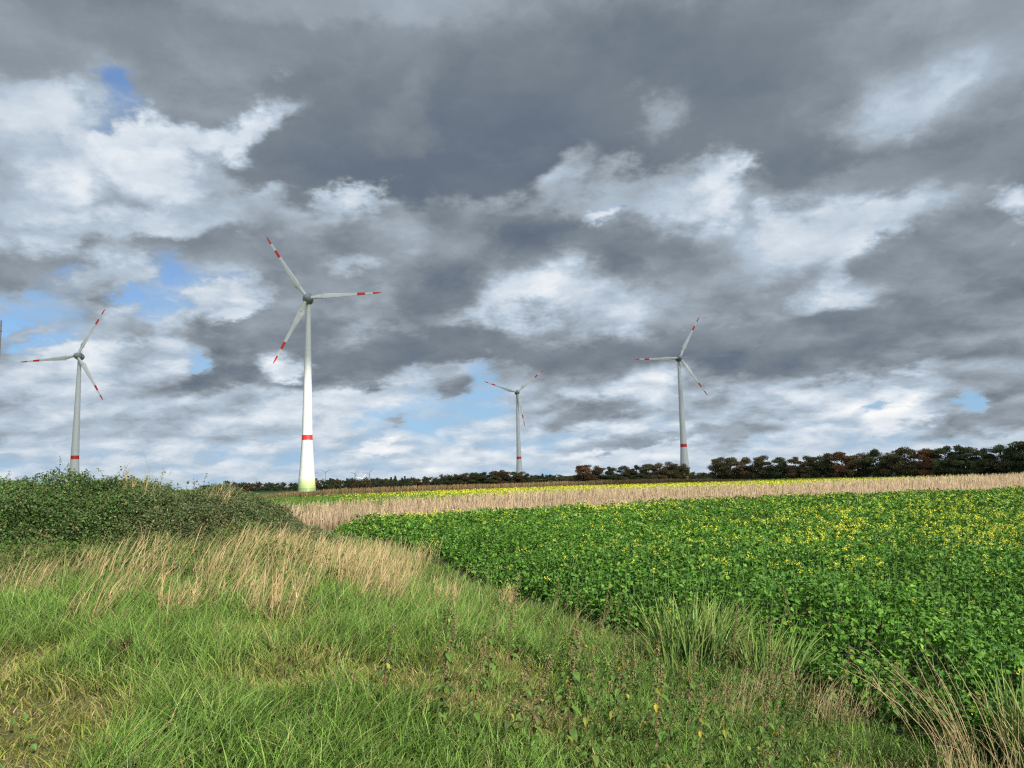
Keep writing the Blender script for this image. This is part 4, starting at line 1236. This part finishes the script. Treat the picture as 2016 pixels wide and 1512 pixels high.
plume(-10.75, 20.8, 90, 2.45, .24, 'tan grass plume rising from the middle of the bramble thicket', seed=2, wid=.013)
plume(-8.75, 20.9, 90, 2.0, .28, 'tan grass plume where the bramble meets the grey green shrub', seed=3, wid=.013)

# ------------------------------------------------------------------ reed clumps at the foot of the bank
def reed_clump(x, y, n, h, rx, ry, label, seed, lean=.2, wid=.032):
    r = np.random.default_rng(seed); root = empty('reed_clump', (x, y, float(gz(x, y))))
    A = Acc()
    a = r.random(n) * 6.283; q = np.sqrt(r.random(n))
    P = np.stack([rx * q * np.cos(a), ry * q * np.sin(a), np.full(n, -.05)], 1)
    hh = h * r.uniform(.5, 1.1, n)
    ln = np.stack([r.normal(lean, .25, n) + .3 * P[:, 0] / rx, r.normal(0, .22, n)], 1)
    f = r.random(n)
    c0 = mixc((.035, .090, .030), (.055, .12, .035), f); c1 = mixc((.12, .24, .045), (.34, .42, .11), f)
    V, F, m, t = blades(P, hh, wid * r.uniform(.6, 1.3, n), r.normal(0, .9, n), ln, 6, 2.0, .6, .05)
    A.add(V, shade_blade(c0, c1, t, n), F); A.build('leaves', grass_m, root)
    A = Acc(); k = n // 4; i = r.integers(0, n, k)
    V, F, m, t = blades(P[i], hh[i] * r.uniform(.4, .95, k), wid * .7 * r.uniform(.6, 1.3, k), r.normal(0, .9, k), ln[i] * 1.3 + r.normal(0, .3, (k, 2)), 5, 1.8, .6, .05)
    c = np.array((.36, .28, .13)) * r.uniform(.7, 1.25, k)[:, None]
    A.add(V, shade_blade(c * .7, c, t, k), F); A.build('dead_leaves', straw_m, root)
    return tag(root, label, 'reed clump')
reed_clump(2.65, 11.7, 520, 1.22, .62, .40, 'big clump of green reed blades in front of the mustard edge', 61, .12)
reed_clump(3.55, 11.0, 210, .95, .40, .32, 'smaller reed clump with many straw blades beside the big clump', 62, .18)
reed_clump(5.25, 7.7, 260, 1.05, .5, .4, 'dark reed clump leaning over in the bottom corner by the crop', 63, .3)
plume(3.05, 9.9, 130, .52, .34, 'low straw tuft in front of the big reed clump', seed=4, lean=.3, wid=.006, green=.35)
plume(3.75, 9.3, 100, .55, .28, 'low straw tuft between the reeds and the nettle patch', seed=5, lean=.35, wid=.006, green=.35)
plume(2.35, 8.9, 80, .45, .3, 'short pale straw tuft among nettles below the big reed clump', seed=6, lean=.3, wid=.005, green=.4)
plume(4.30, 7.6, 26, 1.45, .18, 'very long pale stalks rising over the crop in the bottom corner', seed=7, lean=-.42, wid=.009)
plume(4.75, 7.5, 36, .9, .22, 'bent pale stalks beside the corner reed clump', seed=8, lean=-.25, wid=.008, green=.2)
plume(4.0, 7.0, 60, .6, .25, 'tangled straw tuft at the bottom edge below the long stalks', seed=9, lean=.1, wid=.006, green=.4)

# ------------------------------------------------------------------ nettles and other weeds standing up one by one
stem_m = mat('weed_stem', None, .7, .1, .1, 20, .2)
nettle_leaf_m = mat('nettle_leaves', None, .55, .3, .15, 25.0, .25)
def nettle(name, seed, h, seeds, leafy, yellow, brown=.0):
    r = np.random.default_rng(seed); root = empty(name)
    lx, ly = r.normal(.10, .10), r.normal(0, .08)
    ts = np.linspace(0, 1, 9)
    pts = np.stack([lx * h * ts ** 1.6 + .01 * np.sin(ts * 9), ly * h * ts ** 1.6, h * ts], 1)
    at = lambda t: np.array([np.interp(t, ts, pts[:, i]) for i in range(3)])
    A = Acc(); v, f = tube(pts, np.linspace(.0058, .0022, 9), 5)
    A.add(v, (.13, .085, .045) if seeds else (.10, .12, .04), f); A.build('stem', stem_m, root)
    P, D, L, C = [], [], [], []
    nn = int(h / .048)
    for k in range(nn):
        t = (k + 1) / (nn + 1)
        if r.random() > leafy * (1.15 if t < .62 or not seeds else .8): continue
        a0 = k * 1.57 + r.normal(0, .3)
        for a in (a0, a0 + math.pi, a0 + 1.6):
            if r.random() < .25: continue
            d = np.array([math.cos(a), math.sin(a), r.normal(-.25, .3)]); d /= np.linalg.norm(d)
            P.append(at(t) + d * .02); D.append(d); L.append(r.uniform(.045, .095) * (1.15 - .55 * t))
            c = np.array((.085, .165, .030)) * r.uniform(.6, 1.4)
            if r.random() < yellow: c = np.array([(.30, .32, .05), (.55, .43, .03), (.22, .26, .05), (.17, .22, .05), (.2, .25, .05), (.26, .28, .05)][r.integers(0, 6)])
            elif r.random() < brown: c = np.array((.17, .14, .06)); L[-1] *= .6
            C.append(c)
    if P:
        P, D, L, C = map(np.array, (P, D, L, C)); m = len(P)
        V, F, per = leaves(P, D, np.tile([0, 0, 1.], (m, 1)) + r.normal(0, .3, (m, 3)), L, L * r.uniform(.5, .72, m), T_NETTLE, .25, .55)
        A = Acc(); A.add(V, np.repeat(C, per, 0), F); A.build('leaves', nettle_leaf_m, root)
    if seeds:
        n = int(380 * h); t = np.clip(r.choice(np.linspace(.48, 1.0, 9), n) + r.normal(0, .022, n), .4, 1.0)
        b = np.stack([np.interp(t, ts, pts[:, i]) for i in range(3)], 1)
        a = np.floor(r.random(n) * 7) * .9 + r.normal(0, .25, n) + np.floor(t * 12) * 1.3
        rr = r.random(n) * .062 * (1.35 - t)
        P = b + np.stack([np.cos(a) * rr, np.sin(a) * rr, -rr * 1.1 + r.normal(0, .008, n)], 1)
        V, F, per = leaves(P, rdir(n, r, -.6), rdir(n, r), r.uniform(.010, .022, n), r.uniform(.006, .013, n), T_DIAMOND)
        C = mixc((.15, .115, .05), (.27, .26, .10), r.random(n)) * r.uniform(.7, 1.2, n)[:, None]
        A = Acc(); A.add(V, np.repeat(C, per, 0), F); A.build('seed_sprays', stem_m, root)
    return root
NK = [  # name, height, seeds, leafy, yellow, brown, label
    ('nettle_plant', .82, 1, .95, .12, .1, 'brown seeded nettle stem with a few yellowing leaves low down'),
    ('nettle_plant', .70, 1, .7, .07, .3, 'brown seeded nettle stem with sparse withered leaves'),
    ('nettle_plant', .62, 1, .95, .22, .1, 'seeded nettle with several yellow and lime leaves'),
    ('nettle_plant', .48, 0, 1.0, .08, .0, 'leafy green nettle without seed heads'),
    ('nettle_plant', .42, 0, 1.0, .2, .0, 'short leafy nettle with yellow green leaves'),
    ('nettle_plant', .95, 1, .40, .05, .4, 'tall bare brown nettle stalk with thick seed heads'),
]
nproto = [(nettle(k[0], 200 + i, *k[1:6]), k[6]) for i, k in enumerate(NK)]
nkids = [[(c, []) for c in children(p)] for p, _ in nproto]
SPOTS = [(-.6, 5.85, 0), (-.34, 5.5, 0), (-.13, 5.45, 2), (.04, 5.45, 1), (.34, 5.93, 0), (-.13, 8.5, 5), (.44, 11.1, 1), (.23, 12.0, 1), (1.0, 8.0, 0), (1.41, 10.5, 1), (.72, 9.1, 2), (1.68, 15.2, 1), (3.0, 10.9, 5), (3.28, 10.2, 0), (4.45, 12.6, 5), (4.75, 12.9, 5), (4.3, 13.4, 1), (4.7, 11.8, 1), (5.6, 11.6, 1), (5.7, 10.9, 5), (5.5, 10.0, 1), (1.57, 7.45, 0), (3.5, 8.7, 1), (2.93, 9.1, 5), (1.77, 6.9, 2),
         (3.9, 12.2, 1), (3.6, 12.6, 0), (4.9, 11.0, 1), (-1.1, 6.2, 2), (-.9, 5.4, 4), (-.45, 6.4, 1)]
r_ = np.random.default_rng(71)
for _ in range(175):
    for _t in range(40):
        x = r_.uniform(-1.2, 4.8); y = r_.uniform(5.1, 10.8)
        if verge(np.array([x]), np.array([y]))[0] > .1 and abs(x - (.14 * y)) < .26 * y and r_.random() < .25 + .75 * (x > .4): break
    SPOTS.append((x, y, int(r_.choice([0, 2, 3, 3, 3, 3, 4, 4]))))
for _ in range(60):                                   # a ragged fringe of weeds along the crop
    y = r_.uniform(7.2, 17.5); x = float(edge_x(np.array([y]))[0]) + r_.normal(-.1, .35)
    SPOTS.append((x, y, int(r_.choice([0, 1, 3, 3, 4]))))
seen = set()
for (x, y, k) in SPOTS:
    p, lab = nproto[k]
    z = float(gz(np.array([x]), np.array([y]))[0]) - .01
    s = r_.uniform(.78, 1.12) * (1.0 if k != 5 else 1.1)
    if k not in seen:
        seen.add(k); o = p; o.location = (x, y, z); o.rotation_euler = (0, 0, r_.normal(0, .5)); o.scale = (s, s, s)
    else:
        o, _k = copy_tree(p, nkids[k], (x, y, z), r_.normal(0, .6), s)
    tag(o, lab, 'nettle', 'nettles among the foreground grass: ' + lab)

# blackened dock stalk left of the nettles
def dock(x, y, label):
    r = np.random.default_rng(90); root = empty('dead_dock', (x, y, float(gz(np.array([x]), np.array([y]))[0])))
    A = Acc(); S = Acc()
    for k in range(5):
        a = r.random() * 6.28; h = r.uniform(.18, .36)
        pts = [(math.cos(a) * .16 * t, math.sin(a) * .12 * t, h * t) for t in np.linspace(0, 1, 5)]
        v, f = tube(pts, np.linspace(.005, .002, 5), 5); A.add(v, (.035, .022, .016), f)
        n = 90; t = r.uniform(.3, 1, n); b = np.stack([np.interp(t, np.linspace(0, 1, 5), np.array(pts)[:, i]) for i in range(3)], 1) + r.normal(0, .016, (n, 3))
        V, F, per = leaves(b, rdir(n, r), rdir(n, r), r.uniform(.012, .026, n), r.uniform(.01, .02, n), T_DIAMOND)
        S.add(V, np.repeat(mixc((.028, .016, .012), (.06, .032, .02), r.random(n)), per, 0), F)
    A.build('stalks', stem_m, root); S.build('seed_sprays', stem_m, root)
    tag(root, label, 'weed')
dock(-3.82, 7.3, 'blackened dead dock with dark seed heads in the grass')
